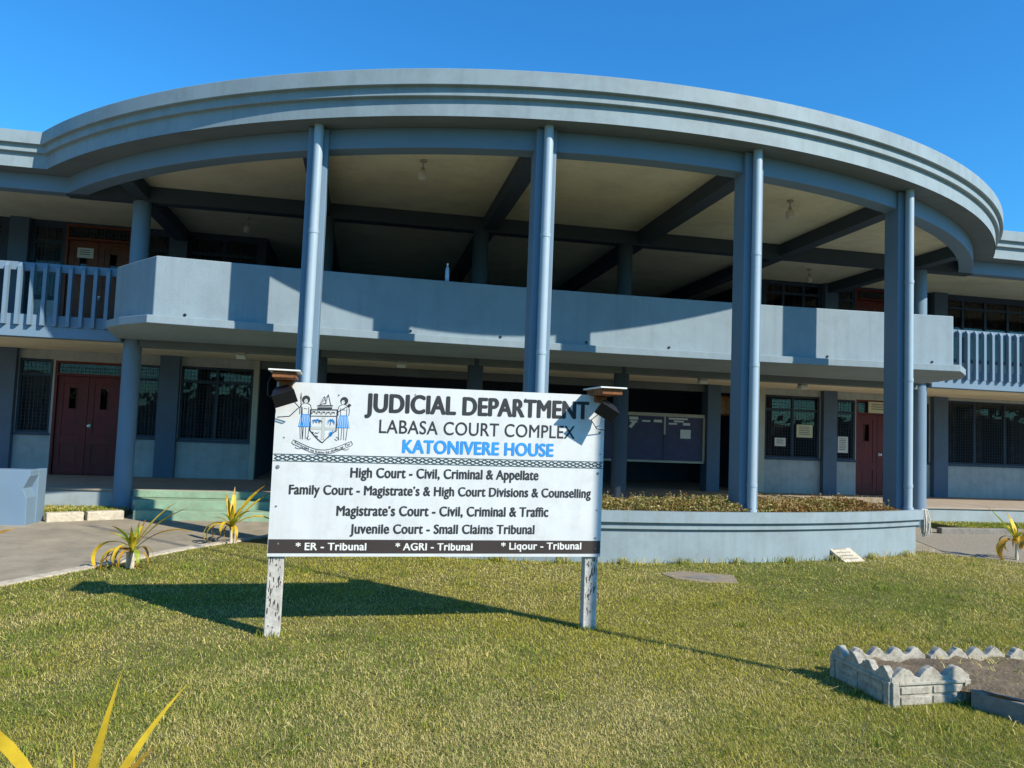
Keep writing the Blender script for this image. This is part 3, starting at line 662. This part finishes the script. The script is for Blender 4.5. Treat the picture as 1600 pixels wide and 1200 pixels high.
def palm(x, z, s_, out, wd=.006):
    ln.extend(stroke([(x - .004, z - .042 * s_), (x, z - .02 * s_), (x + .003, z)], wd * .8))
    for a in (-.55, -.05, .55, 1.2, 1.9, 2.55, 3.15, 3.7):
        out += stroke([(x + .003 + .03 * s_ * t * math.cos(a), z + .026 * s_ * t * math.sin(a) - .018 * s_ * t * t) for t in np.linspace(0, 1, 5)], wd)
palm(.232, 1.636, .62, bl, .003); palm(.255, 1.64, .62, bl, .003); palm(.276, 1.634, .55, ln, .002); palm(.358, 1.64, .95, bl, .004)
bl += [[(0.362 + .014 * math.cos(t), 1.534 + .02 * math.sin(t)) for t in np.linspace(0, 6.28, 14)[:-1]]] + stroke([(.345, 1.505), (.378, 1.56)], .006)
ln += stroke([(.225, 1.545), (.232, 1.54)], .008) + stroke([(.24, 1.53), (.25, 1.543), (.262, 1.535), (.274, 1.548)], .0035) + stroke([(.25, 1.52), (.27, 1.51)], .004)
# canoe crest and wreath
ln += stroke([(.255, 1.748), (.365, 1.753)], .007) + stroke([(.258, 1.73), (.36, 1.734)], .011) + stroke([(.27, 1.752), (.30, 1.822), (.318, 1.772), (.27, 1.758)], .003) + stroke([(.31, 1.762), (.33, 1.838), (.352, 1.758)], .003) + stroke([(.29, 1.78), (.325, 1.83)], .003)
def figure(cx, flip):
    f = -1 if flip else 1
    hair = [(cx + .03 * math.cos(t), 1.793 + .031 * math.sin(t)) for t in np.linspace(0, 6.28, 20)[:-1]]
    fill.append(hair)
    face = [(cx - (.008 if flip else 0) + .013 * math.cos(t), 1.781 + .017 * math.sin(t)) for t in np.linspace(0, 6.28, 16)[:-1]]
    bodyp.append(face)
    for s_ in (-1, 1):
        ln.extend(stroke([(cx + s_ * .012, 1.765), (cx + s_ * .036, 1.752), (cx + s_ * .044, 1.72), (cx + s_ * .04, 1.68)], .0028))
        ln.extend(stroke([(cx + s_ * .024, 1.735), (cx + s_ * .022, 1.68)], .0024))
        ln.extend(stroke([(cx + s_ * .034, 1.585), (cx + s_ * .03, 1.53), (cx + s_ * .026, 1.49)], .0026)); ln.extend(stroke([(cx + s_ * .008, 1.585), (cx + s_ * .01, 1.492)], .0024))
    ln.extend(stroke([(cx - .012, 1.725), (cx + .012, 1.722)], .0024))
    ln.extend(stroke([(cx - .006, 1.788), (cx - .002, 1.788)], .003)); ln.extend(stroke([(cx + .003, 1.788), (cx + .007, 1.788)], .003)); ln.extend(stroke([(cx - .004, 1.774), (cx + .005, 1.774)], .0025))
    bl.append([(cx - .03, 1.68), (cx + .03, 1.682), (cx + .05, 1.585), (cx - .048, 1.582)])
    for k in range(6):
        t = (k + .5) / 6; pleat.extend(stroke([(cx - .03 + .06 * t, 1.672), (cx - .048 + .098 * t, 1.59)], .0028))
bodyp = []; pleat = []
figure(.166, False); figure(.452, True)
ln += stroke([(.128, 1.80), (.136, 1.70), (.155, 1.49)], .004) + [[(.123, 1.80), (.133, 1.80), (.127, 1.85)]]
ln += stroke([(.40, 1.70), (.485, 1.755)], .005); fill.append([(.475, 1.748), (.487, 1.775), (.508, 1.762), (.492, 1.742)])
# motto ribbon
rb = [(.09 + .43 * t, 1.475 - .055 * math.sin(math.pi * t) + .008 * math.cos(2 * math.pi * t)) for t in np.linspace(0, 1, 24)]
ln += stroke(rb, .003) + stroke([(u, z - .034) for u, z in rb], .003) + stroke([rb[0], (.078, 1.46), (rb[0][0], rb[0][1] - .034)], .003) + stroke([rb[-1], (.532, 1.46), (rb[-1][0], rb[-1][1] - .034)], .003)
for c0 in (.13, .18, .43, .48): ln += stroke([(c0 + .024 * math.cos(t), 1.428 + .012 * math.sin(t)) for t in np.linspace(math.pi, 2 * math.pi, 7)], .003)
ln += stroke([(.20, 1.515), (.185, 1.50), (.2, 1.485), (.215, 1.497)], .003) + stroke([(.405, 1.515), (.425, 1.50), (.41, 1.485), (.395, 1.497)], .003)
mb = MB(); cm = [mat("pale_grey_print", (.44, .47, .44), .6), m_ink, m_board, m_ink, m_blueink, m_board]
for k, (polys, yo) in enumerate(((gy, -.0021), (fill, -.0023), (bodyp, -.0026), (ln, -.0034), (bl, -.0027), (pleat, -.0031))):
    for p in polys:
        n_ = len(p); ar = sum(p[i][0] * p[(i + 1) % n_][1] - p[(i + 1) % n_][0] * p[i][1] for i in range(n_))
        mb.add([(u, yo, zt_(u, z)) for u, z in p], [tuple(range(n_)) if ar > 0 else tuple(range(n_))[::-1]], k)
SB(mb, "crest", cm, board)
me = textmesh("Rerevaka na Kalou ka doka na Tui", .01); xs_ = [v.co.x for v in me.vertices]; x0, x1 = min(xs_), max(xs_)
for v in me.vertices:
    t = (v.co.x - x0) / (x1 - x0); zb = 1.475 - .055 * math.sin(math.pi * t) + .008 * math.cos(2 * math.pi * t) - .027
    v.co = (.1 + .41 * t, -.003, zt_(.3, zb + v.co.y * .027))
me.materials.clear(); me.materials.append(m_ink); obj("motto", me, board)
SW = 1.0
# screws and nail marks
mb = MB()
for u, z, r in ((-.015, 1.275, .016), (2.545, 1.29, .012), (2.55, 1.63, .011), (-.01, .98, .008), (2.545, .985, .007), (.41, 1.84, .006), (1.0, 1.872, .006), (1.9, 1.88, .007), (2.56, 1.45, .006), (.02, 1.5, .006), (.02, .7, .008), (2.54, .757, .009), (2.54, .67, .006)):
    mb.tube([(u, .001, z), (u, -.006, z)], [r, r * .8], 10)
SB(mb, "screw", m_ink2, board)
# floodlights on top of the posts
def floodlight(u, label, flip):
    c, s_ = math.cos(sg_rot), math.sin(sg_rot); wx, wy = -.59 + u * c, 6.077 + u * s_
    fl = empty("floodlight", (wx, wy, 1.9), label, "floodlight", "floodlights on the sign posts", rotz=sg_rot)
    mb = MB(); mb.box(-.112, .112, -.33, .11, .084, .096); mb.build("cover_plate", m_white, fl, bevel=.003)
    mb = MB(); mb.prism([(-.085, -.30), (.085, -.30), (.085, .09), (-.085, .09)], .035, .081); mb.box(-.05, .05, -.03, .1, -.02, .034); mb.build("bracket", m_rust, fl, bevel=.006)
    mb = MB(); t = -.5 if flip else .35
    prof_ = [(-.09, -.02), (.09, -.02), (.1, .06), (-.1, .06)]
    vs = []
    for dd, sc_ in ((0, 1.0), (.07, .72), (.1, .45)):
        for p_, q_ in ((-1, -1), (1, -1), (1, 1), (-1, 1)):
            X, Y, Z = p_ * .085 * sc_, -.14 + dd * 1.4, q_ * .06 * sc_
            a = R(38); Y2, Z2 = Y * math.cos(a) - Z * math.sin(a), Y * math.sin(a) + Z * math.cos(a)
            ct, st_ = math.cos(t), math.sin(t)
            vs.append((X * ct - Z2 * st_ + (.02 if flip else -.02), Y2 - .13, X * st_ + Z2 * ct - .035))
    mb.add(vs, [(0, 1, 2, 3), (8, 11, 10, 9)] + [(k * 4 + i, k * 4 + 4 + i, k * 4 + 4 + (i + 1) % 4, k * 4 + (i + 1) % 4) for k in range(2) for i in range(4)]); mb.build("lamp_body", m_black, fl, bevel=.006)
    mb = MB(); sgn = -1 if flip else 1
    mb.tube([(sgn * .03, -.13, -.03), (sgn * .06, -.15, -.12), (sgn * .11, -.12, -.17), (sgn * .04, -.06, -.24), (sgn * -.05, -.03, -.25)], .004, 6)
    mb.tube([(-sgn * .1, -.05, .08), (-sgn * .125, -.1, .0), (-sgn * .12, -.13, -.09), (-sgn * .08, -.12, -.11)], .005, 6)
    mb.build("cable", m_black, fl, smooth=60)
    return fl
floodlight(.012, "rusty floodlight with dangling wires on the sign's left post", False)
floodlight(2.54, "rusty floodlight hanging crooked on the sign's right post", True)

# ------------------------------------------------------------------ yellow plants
def leaf(mb, base, az, length, el0, droop, wd, mi=0, n=14, twist=0.):
    """arching strap leaf with a folded midrib"""
    p = Vector(base); el = el0; L_, M_, R_ = [], [], []
    d_h = Vector((math.cos(az), math.sin(az), 0)); side0 = Vector((-math.sin(az), math.cos(az), 0))
    for i in range(n + 1):
        t = i / n; wdt = wd * (.45 + 1.1 * t if t < .5 else 1.0) * (1 - max(0, (t - .45) / .55) ** 1.5)
        dirv = d_h * math.cos(el) + Vector((0, 0, 1)) * math.sin(el); nrm = side0.cross(dirv) * -1
        tw = twist * t; sd_ = side0 * math.cos(tw) + nrm * math.sin(tw)
        M_.append(p.copy()); L_.append(p + sd_ * wdt / 2 + nrm * wdt * .18); R_.append(p - sd_ * wdt / 2 + nrm * wdt * .18)
        p = p + dirv * length / n
        el -= droop / n * (1 + 1.2 * t)
    k_ = n - 3
    mb.sweep([[tuple(v) for v in q[:k_ + 1]] for q in (L_, M_, R_)], mi); mb.sweep([[tuple(v) for v in q[k_:]] for q in (L_, M_, R_)], 1)
def dracaena(loc, label, leaves, stem_h=.16, seed=1, stems=((0, 0),)):
    r = random.Random(seed)
    pt = empty("dracaena_plant", loc, label, "plant", "yellow strap leaved plants edging the lawn")
    mb = MB()
    for sx, sy in stems:
        mb.tube([(sx, sy, -.05), (sx + .006, sy, stem_h * .5), (sx, sy, stem_h)], [.026, .022, .02], 9)
    mb.build("stem", m_stem, pt, smooth=60)
    leaves = list(leaves) + [(r.uniform(0, 360), r.uniform(.16, .34), r.uniform(60, 88), r.uniform(5, 60), r.uniform(.03, .042), r.choice((0, 0, 2))) for _ in range(8)] + [(r.uniform(0, 360), r.uniform(.25, .45), r.uniform(15, 50), r.uniform(90, 150), r.uniform(.02, .03), r.choice((0, 1, 1))) for _ in range(6)]
    for (az, ln_, el, dr, wd, mi) in leaves:
        wd *= 1.6; ln_ *= 1.18; mb = MB(); leaf(mb, (r.uniform(-.008, .008), r.uniform(-.008, .008), stem_h * .9 + r.uniform(-.02, .05)), R(az), ln_, R(el), R(dr), wd, mi, twist=r.uniform(-.9, .9))
        mb.build("leaf", [m_leafy, m_leafo, m_leafg], pt, smooth=70)
    return pt
dracaena((-2.33, 8.93, 0), "yellow plant with long drooping left leaves beside the tarmac path, between sign and kerb", [
    (180, .62, 42, 150, .04, 0), (188, .52, 35, 165, .045, 0), (172, .42, 45, 150, .035, 1), (200, .5, 30, 150, .03, 1), (8, .62, 55, 25, .045, 0), (-5, .62, 48, 50, .04, 1), (25, .58, 62, 20, .04, 0), (-20, .34, 32, 170, .03, 1), (90, .3, 75, 20, .05, 2), (250, .2, 80, 10, .06, 2), (300, .3, 30, 120, .035, 2)], .17, 3, ((0, 0), (-.05, .03)))
dracaena((-1.62, 10.8, 0), "bushy yellow plant growing in front of the mint green steps", [
    (182, .55, 45, 150, .045, 0), (195, .5, 38, 150, .04, 0), (170, .42, 40, 160, .04, 1), (5, .6, 40, 70, .045, 0), (20, .62, 55, 20, .04, 0), (-10, .6, 62, 15, .045, 0), (95, .5, 80, 12, .05, 0), (120, .45, 70, 20, .05, 0), (250, .35, 45, 120, .04, 0), (300, .3, 60, 60, .05, 2), (0, .3, 70, 40, .05, 2)], .2, 5, ((0, 0), (.05, .02)))
dracaena((9.72, 9.97, 0), "yellow plant with a white stem by the gravel at the right edge", [
    (170, .62, 52, 8, .05, 2), (180, .5, 30, 140, .06, 0), (190, .55, 25, 130, .06, 1), (100, .4, 82, 15, .06, 0), (80, .42, 75, 20, .06, 2), (10, .55, 45, 60, .06, 2), (0, .5, 30, 90, .06, 0), (-40, .4, 35, 120, .06, 2), (240, .3, 40, 150, .06, 1), (-20, .6, 55, 30, .05, 0)], .27, 8)
dracaena((-3.5, 7.55, 0), "yellow plant whose one leaf tip enters at the left edge", [
    (20, .55, 50, 25, .05, 0), (200, .5, 40, 120, .05, 0), (90, .45, 70, 30, .05, 1), (180, .5, 55, 60, .05, 0), (300, .4, 50, 90, .05, 2)], .2, 9)
# foreground plant
fg = empty("dracaena_plant", (-.70, 2.3, 0), "large yellow plant in the near left corner with tall pointed leaves", "plant", "yellow strap leaved plants edging the lawn")
mb = MB(); mb.tube([(0, 0, -.05), (.01, 0, .2), (0, 0, .36)], [.035, .03, .027], 10); mb.build("stem", m_stem, fg, smooth=60)
for tip, wd, mi, lift in (((.096, 0, .918), .038, 0, .03), ((.262, .03, .868), .04, 0, .05), ((.200, -.02, .722), .045, 1, .05), ((-.067, .02, .728), .024, 2, .0), ((-.005, -.03, .735), .024, 0, .0),
                          ((-.62, -.1, .52), .06, 0, .72), ((-.10, .1, .62), .03, 2, .05), ((.08, .12, .66), .03, 0, .03), ((-.3, .2, .45), .05, 0, .2), ((.35, -.25, .5), .05, 1, .2), ((0, -.35, .45), .05, 0, .2)):
    b0 = Vector((0, 0, .34)); t_ = Vector(tip); mb = MB(); L_, M_, R_ = [], [], []; n_ = 18
    ctrl = (b0 + t_) / 2 + Vector((0, 0, lift)) - Vector((tip[0] * .12, 0, 0))
    hz = Vector((t_.x, t_.y, 0)); sd_ = Vector((-hz.y, hz.x, 0)).normalized() if hz.length > .02 else Vector((0, 1, 0))
    view_side = Vector((1, 0.0, 0)); sd_ = (view_side * .8 + sd_ * .6).normalized()
    for i in range(n_ + 1):
        t = i / n_; p = b0 * (1 - t) ** 2 + 2 * ctrl * t * (1 - t) + t_ * t * t; tg = (2 * (1 - t) * (ctrl - b0) + 2 * t * (t_ - ctrl)).normalized()
        s2 = (sd_ - tg * sd_.dot(tg)).normalized(); nr = tg.cross(s2)
        wdt = wd * .8 * (.6 + .9 * t if t < .45 else 1.0) * (1 - max(0, (t - .4) / .6) ** 1.35)
        L_.append(tuple(p + s2 * wdt / 2 + nr * wdt * .6)); M_.append(tuple(p)); R_.append(tuple(p - s2 * wdt / 2 + nr * wdt * .6))
    mb.sweep([q[:16] for q in (L_, M_, R_)], mi); mb.sweep([q[15:] for q in (L_, M_, R_)], mi); mb.build("leaf", [m_leafy, m_leafo, m_leafg], fg, smooth=20)

# ------------------------------------------------------------------ small things
# scalloped garden bed
bed = empty("garden_bed", (3.3, 4.3, 0), "raised garden bed of scalloped concrete panels near the right front corner", "garden bed")
def scallop(a, b, h, amp, k, name, relief=True, thick=.05):
    a, b = Vector(a), Vector(b); L_ = (b - a).length; ex = (b - a) / L_; ny = Vector((-ex[1], ex[0]))
    n = k * 14; top = [(L_ * i / n, h + amp * (abs(math.sin(math.pi * k * i / n)) ** 1.6 * 2 - 1)) for i in range(n + 1)]
    top = [(u, v + random.uniform(-.004, .003) - (.012 if random.random() < .04 else 0)) for u, v in top]
    mb = MB(); pts = [(0, -.08)] + [(L_, -.08)] + top[::-1]; m_ = len(pts)
    def w_(u, v, t): q = a + ex * u + ny * t; return (q[0] - 3.3, q[1] - 4.3, v)
    mb.add([w_(u, v, 0) for u, v in pts] + [w_(u, v, thick) for u, v in pts], [tuple(range(m_)), tuple(range(m_, 2 * m_))[::-1]] + [(i, m_ + i, m_ + (i + 1) % m_, (i + 1) % m_) for i in range(m_)])
    if relief:
        zs = h - amp - .025
        def bar(u0, u1, v0, v1, t=-.012):
            vs = [w_(u0, v0, t), w_(u1, v0, t), w_(u1, v1, t), w_(u0, v1, t), w_(u0, v0, -.0005), w_(u1, v0, -.0005), w_(u1, v1, -.0005), w_(u0, v1, -.0005)]
            mb.add(vs, [(0, 1, 2, 3), (0, 4, 5, 1), (1, 5, 6, 2), (2, 6, 7, 3), (3, 7, 4, 0)])
        bar(.0, .045, -.05, zs); bar(L_ - .045, L_, -.05, zs); bar(.046, L_ - .046, zs - .02, zs)
        mid = L_ / 2
        for u0, u1 in ((.065, mid - .012), (mid + .012, L_ - .065)):
            bar(u0, u1, zs - .075, zs - .032, -.008); bar(u0, u1, .01, zs - .09, -.008)
    return mb.build(name, m_conc, bed, smooth=35, bevel=.004)
scallop((3.29, 4.30), (3.875, 4.335), .205, .028, 3, "edging_panel")
scallop((3.283, 4.91), (3.283, 4.305), .205, .028, 4, "edging_panel")
xs0 = 3.40
for i in range(4): scallop((xs0 + i * .62 + .6, 4.93 - .035 * i), (xs0 + i * .62, 4.935 - .035 * i), .17, .026, 4, "edging_panel", relief=False)
mb = MB(); nn = 26; soilv = []
for j in range(nn):
    for i in range(nn):
        u, v = i / (nn - 1), j / (nn - 1); x = .04 + u * 2.2; y = (.06 if x < .56 else max(-1.0, -.28 - (x - .62) * .72)) * (1 - v) + (.60 - .12 * u) * v
        soilv.append((x, y, .115 + .02 * math.sin(x * 21 + y * 13) + random.uniform(-.012, .014) + (.03 * math.sin(3 * v) if u > .2 else -.01)))
mb.add(soilv, [(j * nn + i, j * nn + i + 1, (j + 1) * nn + i + 1, (j + 1) * nn + i) for j in range(nn - 1) for i in range(nn - 1)]); mb.build("bed_soil", m_soil, bed, smooth=80)
mb = MB()
mb.prism([(3.86, 4.30), (3.80, 4.24), (3.99, 3.84), (4.9, 3.2), (4.98, 3.27), (4.07, 3.93)], -.1, .115); o = mb.build("concrete_kerb", m_conc2, None, bevel=.01)
tag(o, "low grey concrete kerb running right from the scalloped bed corner", "kerb")
# dry stems and tufts lying in the bed
n = 900; xb = rng.uniform(3.95, 5.6, n); yb = rng.uniform(4.15, 4.85, n)
struct(blades(n, xb, yb, np.full(n, .12), .01, .05, .005, [m_g[2], m_g[1], m_g[2]], "dry_weeds", 2.6, .1), 'stuff')
# concrete slab in the lawn
mb = MB(); mb.prism(SLAB, -.05, .012); o = mb.build("drain_cover", mat("dusty_concrete", (.26, .21, .145), .95, .2, 9, .5, (.2, .17, .12), .5, 50), None, bevel=.01)
tag(o, "flat broken concrete drain cover sunk in the lawn", "drain cover")
mb = MB(); mb.prism([(3.74, 8.46), (4.05, 8.6), (4.24, 8.42), (3.98, 8.3)], .0125, .016); mb.build("lid", m_conc2, o)
# white plaque leaning on the planter
pq = empty("plaque", (6.80, 9.66, 0), "small white stone plaque leaning back at the foot of the planter", "plaque", rotz=R(14))
mb = MB(); tl = R(52)
def pw(u, v, t): return (u + v * -.32, v * math.sin(tl) + t * math.cos(tl) * 1.0, .0 + v * math.cos(tl) + .01 - t * math.sin(tl) * 1.0)
def slabp(u0, u1, v0, v1, t0, t1):
    mb.add([pw(u, v, t) for t in (t0, t1) for u, v in ((u0, v0), (u1, v0), (u1, v1), (u0, v1))], [(0, 1, 2, 3), (7, 6, 5, 4), (0, 4, 5, 1), (1, 5, 6, 2), (2, 6, 7, 3), (3, 7, 4, 0)])
slabp(-.2, .2, -.03, .30, 0, .045)
mb.build("stone", m_kerb, pq, bevel=.006)
mb = MB()
for k in range(4): slabp(-.14, .12 - .02 * (k % 2), .04 + k * .06, .052 + k * .06, -.003, -.0005)
mb.build("carved_line", m_conc2, pq)
# kerb blocks on the left, low wall block
for a, b, lab in (((-4.58, 12.80), (-4.14, 13.05), "chipped whitewashed kerb block beside the low blue wall"), ((-4.1, 13.07), (-3.64, 13.33), "whitewashed kerb block nearest the left round column")):
    dx, dy = b[0] - a[0], b[1] - a[1]; l = math.hypot(dx, dy); nx, ny = -dy / l * .16, dx / l * .16
    mb = MB(); mb.prism([a, b, (b[0] + nx, b[1] + ny), (a[0] + nx, a[1] + ny)], -.1, .125); tag(mb.build("kerb_block", m_kerb, None, bevel=.018), lab, "kerb", "whitewashed kerb blocks")
mb = MB(); mb.prism([(11.0, 13.0), (18, 12.95), (18, 13.09), (11.0, 13.14)], -.1, .10); tag(mb.build("concrete_kerb", m_conc2, None, bevel=.015), "long grey kerb between gravel and grass verge on the right", "kerb")
mb = MB(); prf = [(-4.70, .785), (-4.70, .70), (-4.78, .52), (-4.72, .38), (-4.71, -.05), (-7.5, -.05), (-7.5, .785)]
m_ = len(prf); mb.add([(x, 12.40, z) for x, z in prf] + [(x, 12.72, z) for x, z in prf], [tuple(range(m_))[::-1], tuple(range(m_, 2 * m_))] + [(i, (i + 1) % m_, m_ + (i + 1) % m_, m_ + i) for i in range(m_)])
mb.box(-4.79, -4.699, 12.721, 13.02, -.05, .782)
tag(mb.build("low_wall", m_paint_shaded, None, bevel=.008), "low blue grey wall with a notched end at the left edge", "wall")
# mop on the end column
mp = MB()
for i in range(46):
    a = random.uniform(0, 6.28); r = random.uniform(.01, .075); x, y = 8.53 + r * math.cos(a), 10.42 + r * math.sin(a) * .7
    mp.tube([(8.43, 10.38, .672), (x * .6 + 8.47 * .4, y * .6 + 10.40 * .4, .675), (x, y, .52), (x + random.uniform(-.03, .03), y + random.uniform(-.03, .02), random.uniform(.25, .36))], [.008, .011, .010, .006], 5)
tag(mp.build("mop_head", m_mop, None, smooth=70), "grey string mop head hung over the planter's right end", "mop")
# flagpole off to the right of the view: its thin shadow crosses the lawn
fp = empty("flagpole", (5.36, 2.55, 0), "slim white flagpole standing right of the scalloped garden bed", "flagpole")
mb = MB(); mb.tube([(0, 0, -.2), (0, 0, 5), (0, 0, 9.6)], [.04, .034, .024], 14); mb.build("pole", m_white, fp, smooth=50)
mb = MB(); mb.tube([(0, 0, 9.6), (0, 0, 9.64), (0, 0, 9.7), (0, 0, 9.74)], [.02, .05, .05, .01], 12); mb.build("finial", m_white, fp, smooth=60)
# bottle on parapet
mb = MB(); mb.tube([(1.205, 11.93, 3.92 + z) for z in (0, .005, .12, .15, .19, .215, .25, .27)], [.03, .034, .034, .031, .033, .026, .013, .013], 16)
bt = tag(mb.build("water_bottle", m_bottle, None, smooth=50), "clear plastic water bottle standing on the balcony parapet", "bottle")
mb = MB(); mb.tube([(1.205, 11.93, 4.1905), (1.205, 11.93, 4.215)], .016, 12); mb.build("cap", m_white, bt)
# hanging lamps under the portico roof
lampm = mat("opal_glass", (.6, .58, .52), .3, .05, 6)
for x, y, lab in ((.71, 11.28, "hanging jar lamp above the portico bay right of the first pipe column"), (-2.38, 15.55, "hanging jar lamp in the shade left of the first pipe column"), (6.75, 11.37, "hanging jar lamp between the two right pipe columns near the roof edge"), (9.87, 15.77, "hanging jar lamp deep in the right upper veranda")):
    lp = empty("pendant_lamp", (x, y, 5.599), lab, "lamp", "jar lamps under the portico roof")
    mb = MB(); mb.tube([(0, 0, 0), (0, 0, -.03)], .05, 12); mb.tube([(0, 0, -.03), (0, 0, -.12)], .012, 8); mb.tube([(0, 0, -.12), (0, 0, -.16)], .03, 10); mb.build("lamp_holder", m_bone, lp, smooth=40)
    mb = MB(); mb.tube([(0, 0, z) for z in (-.16, -.18, -.22, -.29, -.31)], [.035, .06, .07, .062, .03], 16); mb.build("glass_jar", lampm, lp, smooth=60)
for x, y, lab in ((-2.12, 14.1, "square white ceiling light over the left steps"), (.66, 14.1, "square white ceiling light above the middle of the sign"), (6.54, 14.1, "square white ceiling light above the notice board"), (8.71, 14.1, "square white ceiling light above the right barred window")):
    cl_ = empty("ceiling_light", (x, y, 2.819), lab, "ceiling light", "square veranda ceiling lights")
    mb = MB(); mb.box(-.07, .07, -.07, .07, -.03, -.001); mb.build("base", m_bone, cl_); mb = MB(); mb.box(-.085, .085, -.085, .085, -.115, -.0305); mb.build("diffuser", lampm, cl_, bevel=.02)
# notice board
nb = empty("notice_board", (7.0, 17.2, 0), "wide navy notice board in a worn pale frame in the lobby opening", "notice board")
def nbx(mb, a, b, y0, y1, c, d_): mb.box(a - 7.0, b - 7.0, y0 - 17.2, y1 - 17.2, c, d_)
mb = MB(); nbx(mb, 5.1, 8.0, 17.14, 17.18, 1.09, 2.12); nbx(mb, 5.1, 8.2, 17.181, 17.21, 1.3, 1.9); mb.build("pinboard", m_navy, nb)
mb = MB(); nbx(mb, 5.02, 8.02, 17.10, 17.185, 2.12, 2.2); nbx(mb, 5.02, 8.02, 17.10, 17.185, 1.04, 1.09); nbx(mb, 7.975, 8.03, 17.095, 17.186, 1.091, 2.119); nbx(mb, 5.02, 5.1, 17.1, 17.185, 1.091, 2.119); nbx(mb, 6.99, 7.04, 17.11, 17.1395, 1.7, 2.119)
mb.build("frame", m_bone, nb, bevel=.008)
mb = MB(); nbx(mb, 6.995, 7.035, 17.12, 17.1395, 1.091, 1.699); mb.build("divider", m_dark, nb)
for a, b, c, d_ in ((5.94, 6.1, 2.0, 2.06), (5.94, 6.06, 1.66, 1.73), (6.14, 6.36, 2.02, 2.09), (6.16, 6.34, 1.96, 2.0), (6.46, 6.66, 1.98, 2.02), (6.75, 6.95, 1.98, 2.04), (7.12, 7.6, 2.06, 2.1), (7.25, 7.5, 2.0, 2.04), (7.12, 7.33, 1.94, 1.98), (7.48, 7.66, 1.93, 1.99), (7.42, 7.68, 1.62, 1.83)):
    mb = MB(); nbx(mb, a, b, 17.134, 17.1385, c, d_); mb.build("paper", m_paper, nb)
mb = MB(); mb.add([(6.13 - 7, -.065, 1.85), (6.2 - 7, -.065, 1.82), (6.32 - 7, -.064, 1.97), (6.25 - 7, -.064, 2.0)], [(0, 1, 2, 3)]); mb.build("paper", m_paper, nb)
# papers on windows and doors
def paper(a, b, c, d_, y, m, lab, lines=5, cat="notice"):
    mb = MB(); mb.box(a, b, y - .003, y, c, d_); o = mb.build("paper_notice", m, None); tag(o, lab, cat)
    mb = MB(); h = (d_ - c) / (lines + 2)
    for k in range(lines): mb.box(a + (b - a) * .15, b - (b - a) * random.uniform(.15, .3), y - .0045, y - .0032, d_ - h * (k + 1.4), d_ - h * (k + 1))
    mb.build("print", m_ink2, o)
paper(9.86, 10.15, 1.53, 1.73, W0 - .013, m_paper, "small white notice low on the right barred window")
paper(10.44, 10.87, 1.76, 2.07, W0 - .013, m_ypaper, "cream notice higher on the right barred window")
paper(11.56, 11.84, 1.42, 1.82, W0 - .013, m_paper, "white notice on the narrow window beside the right maroon door", 7)
paper(12.4, 12.95, 2.44, 2.72, W0 - .014, m_ypaper, "cream paper sign above the right maroon door", 3)
paper(-5.95, -5.64, 4.88, 5.09, W0 + .046, m_paper, "white notice on the upper brown door at left", 3)
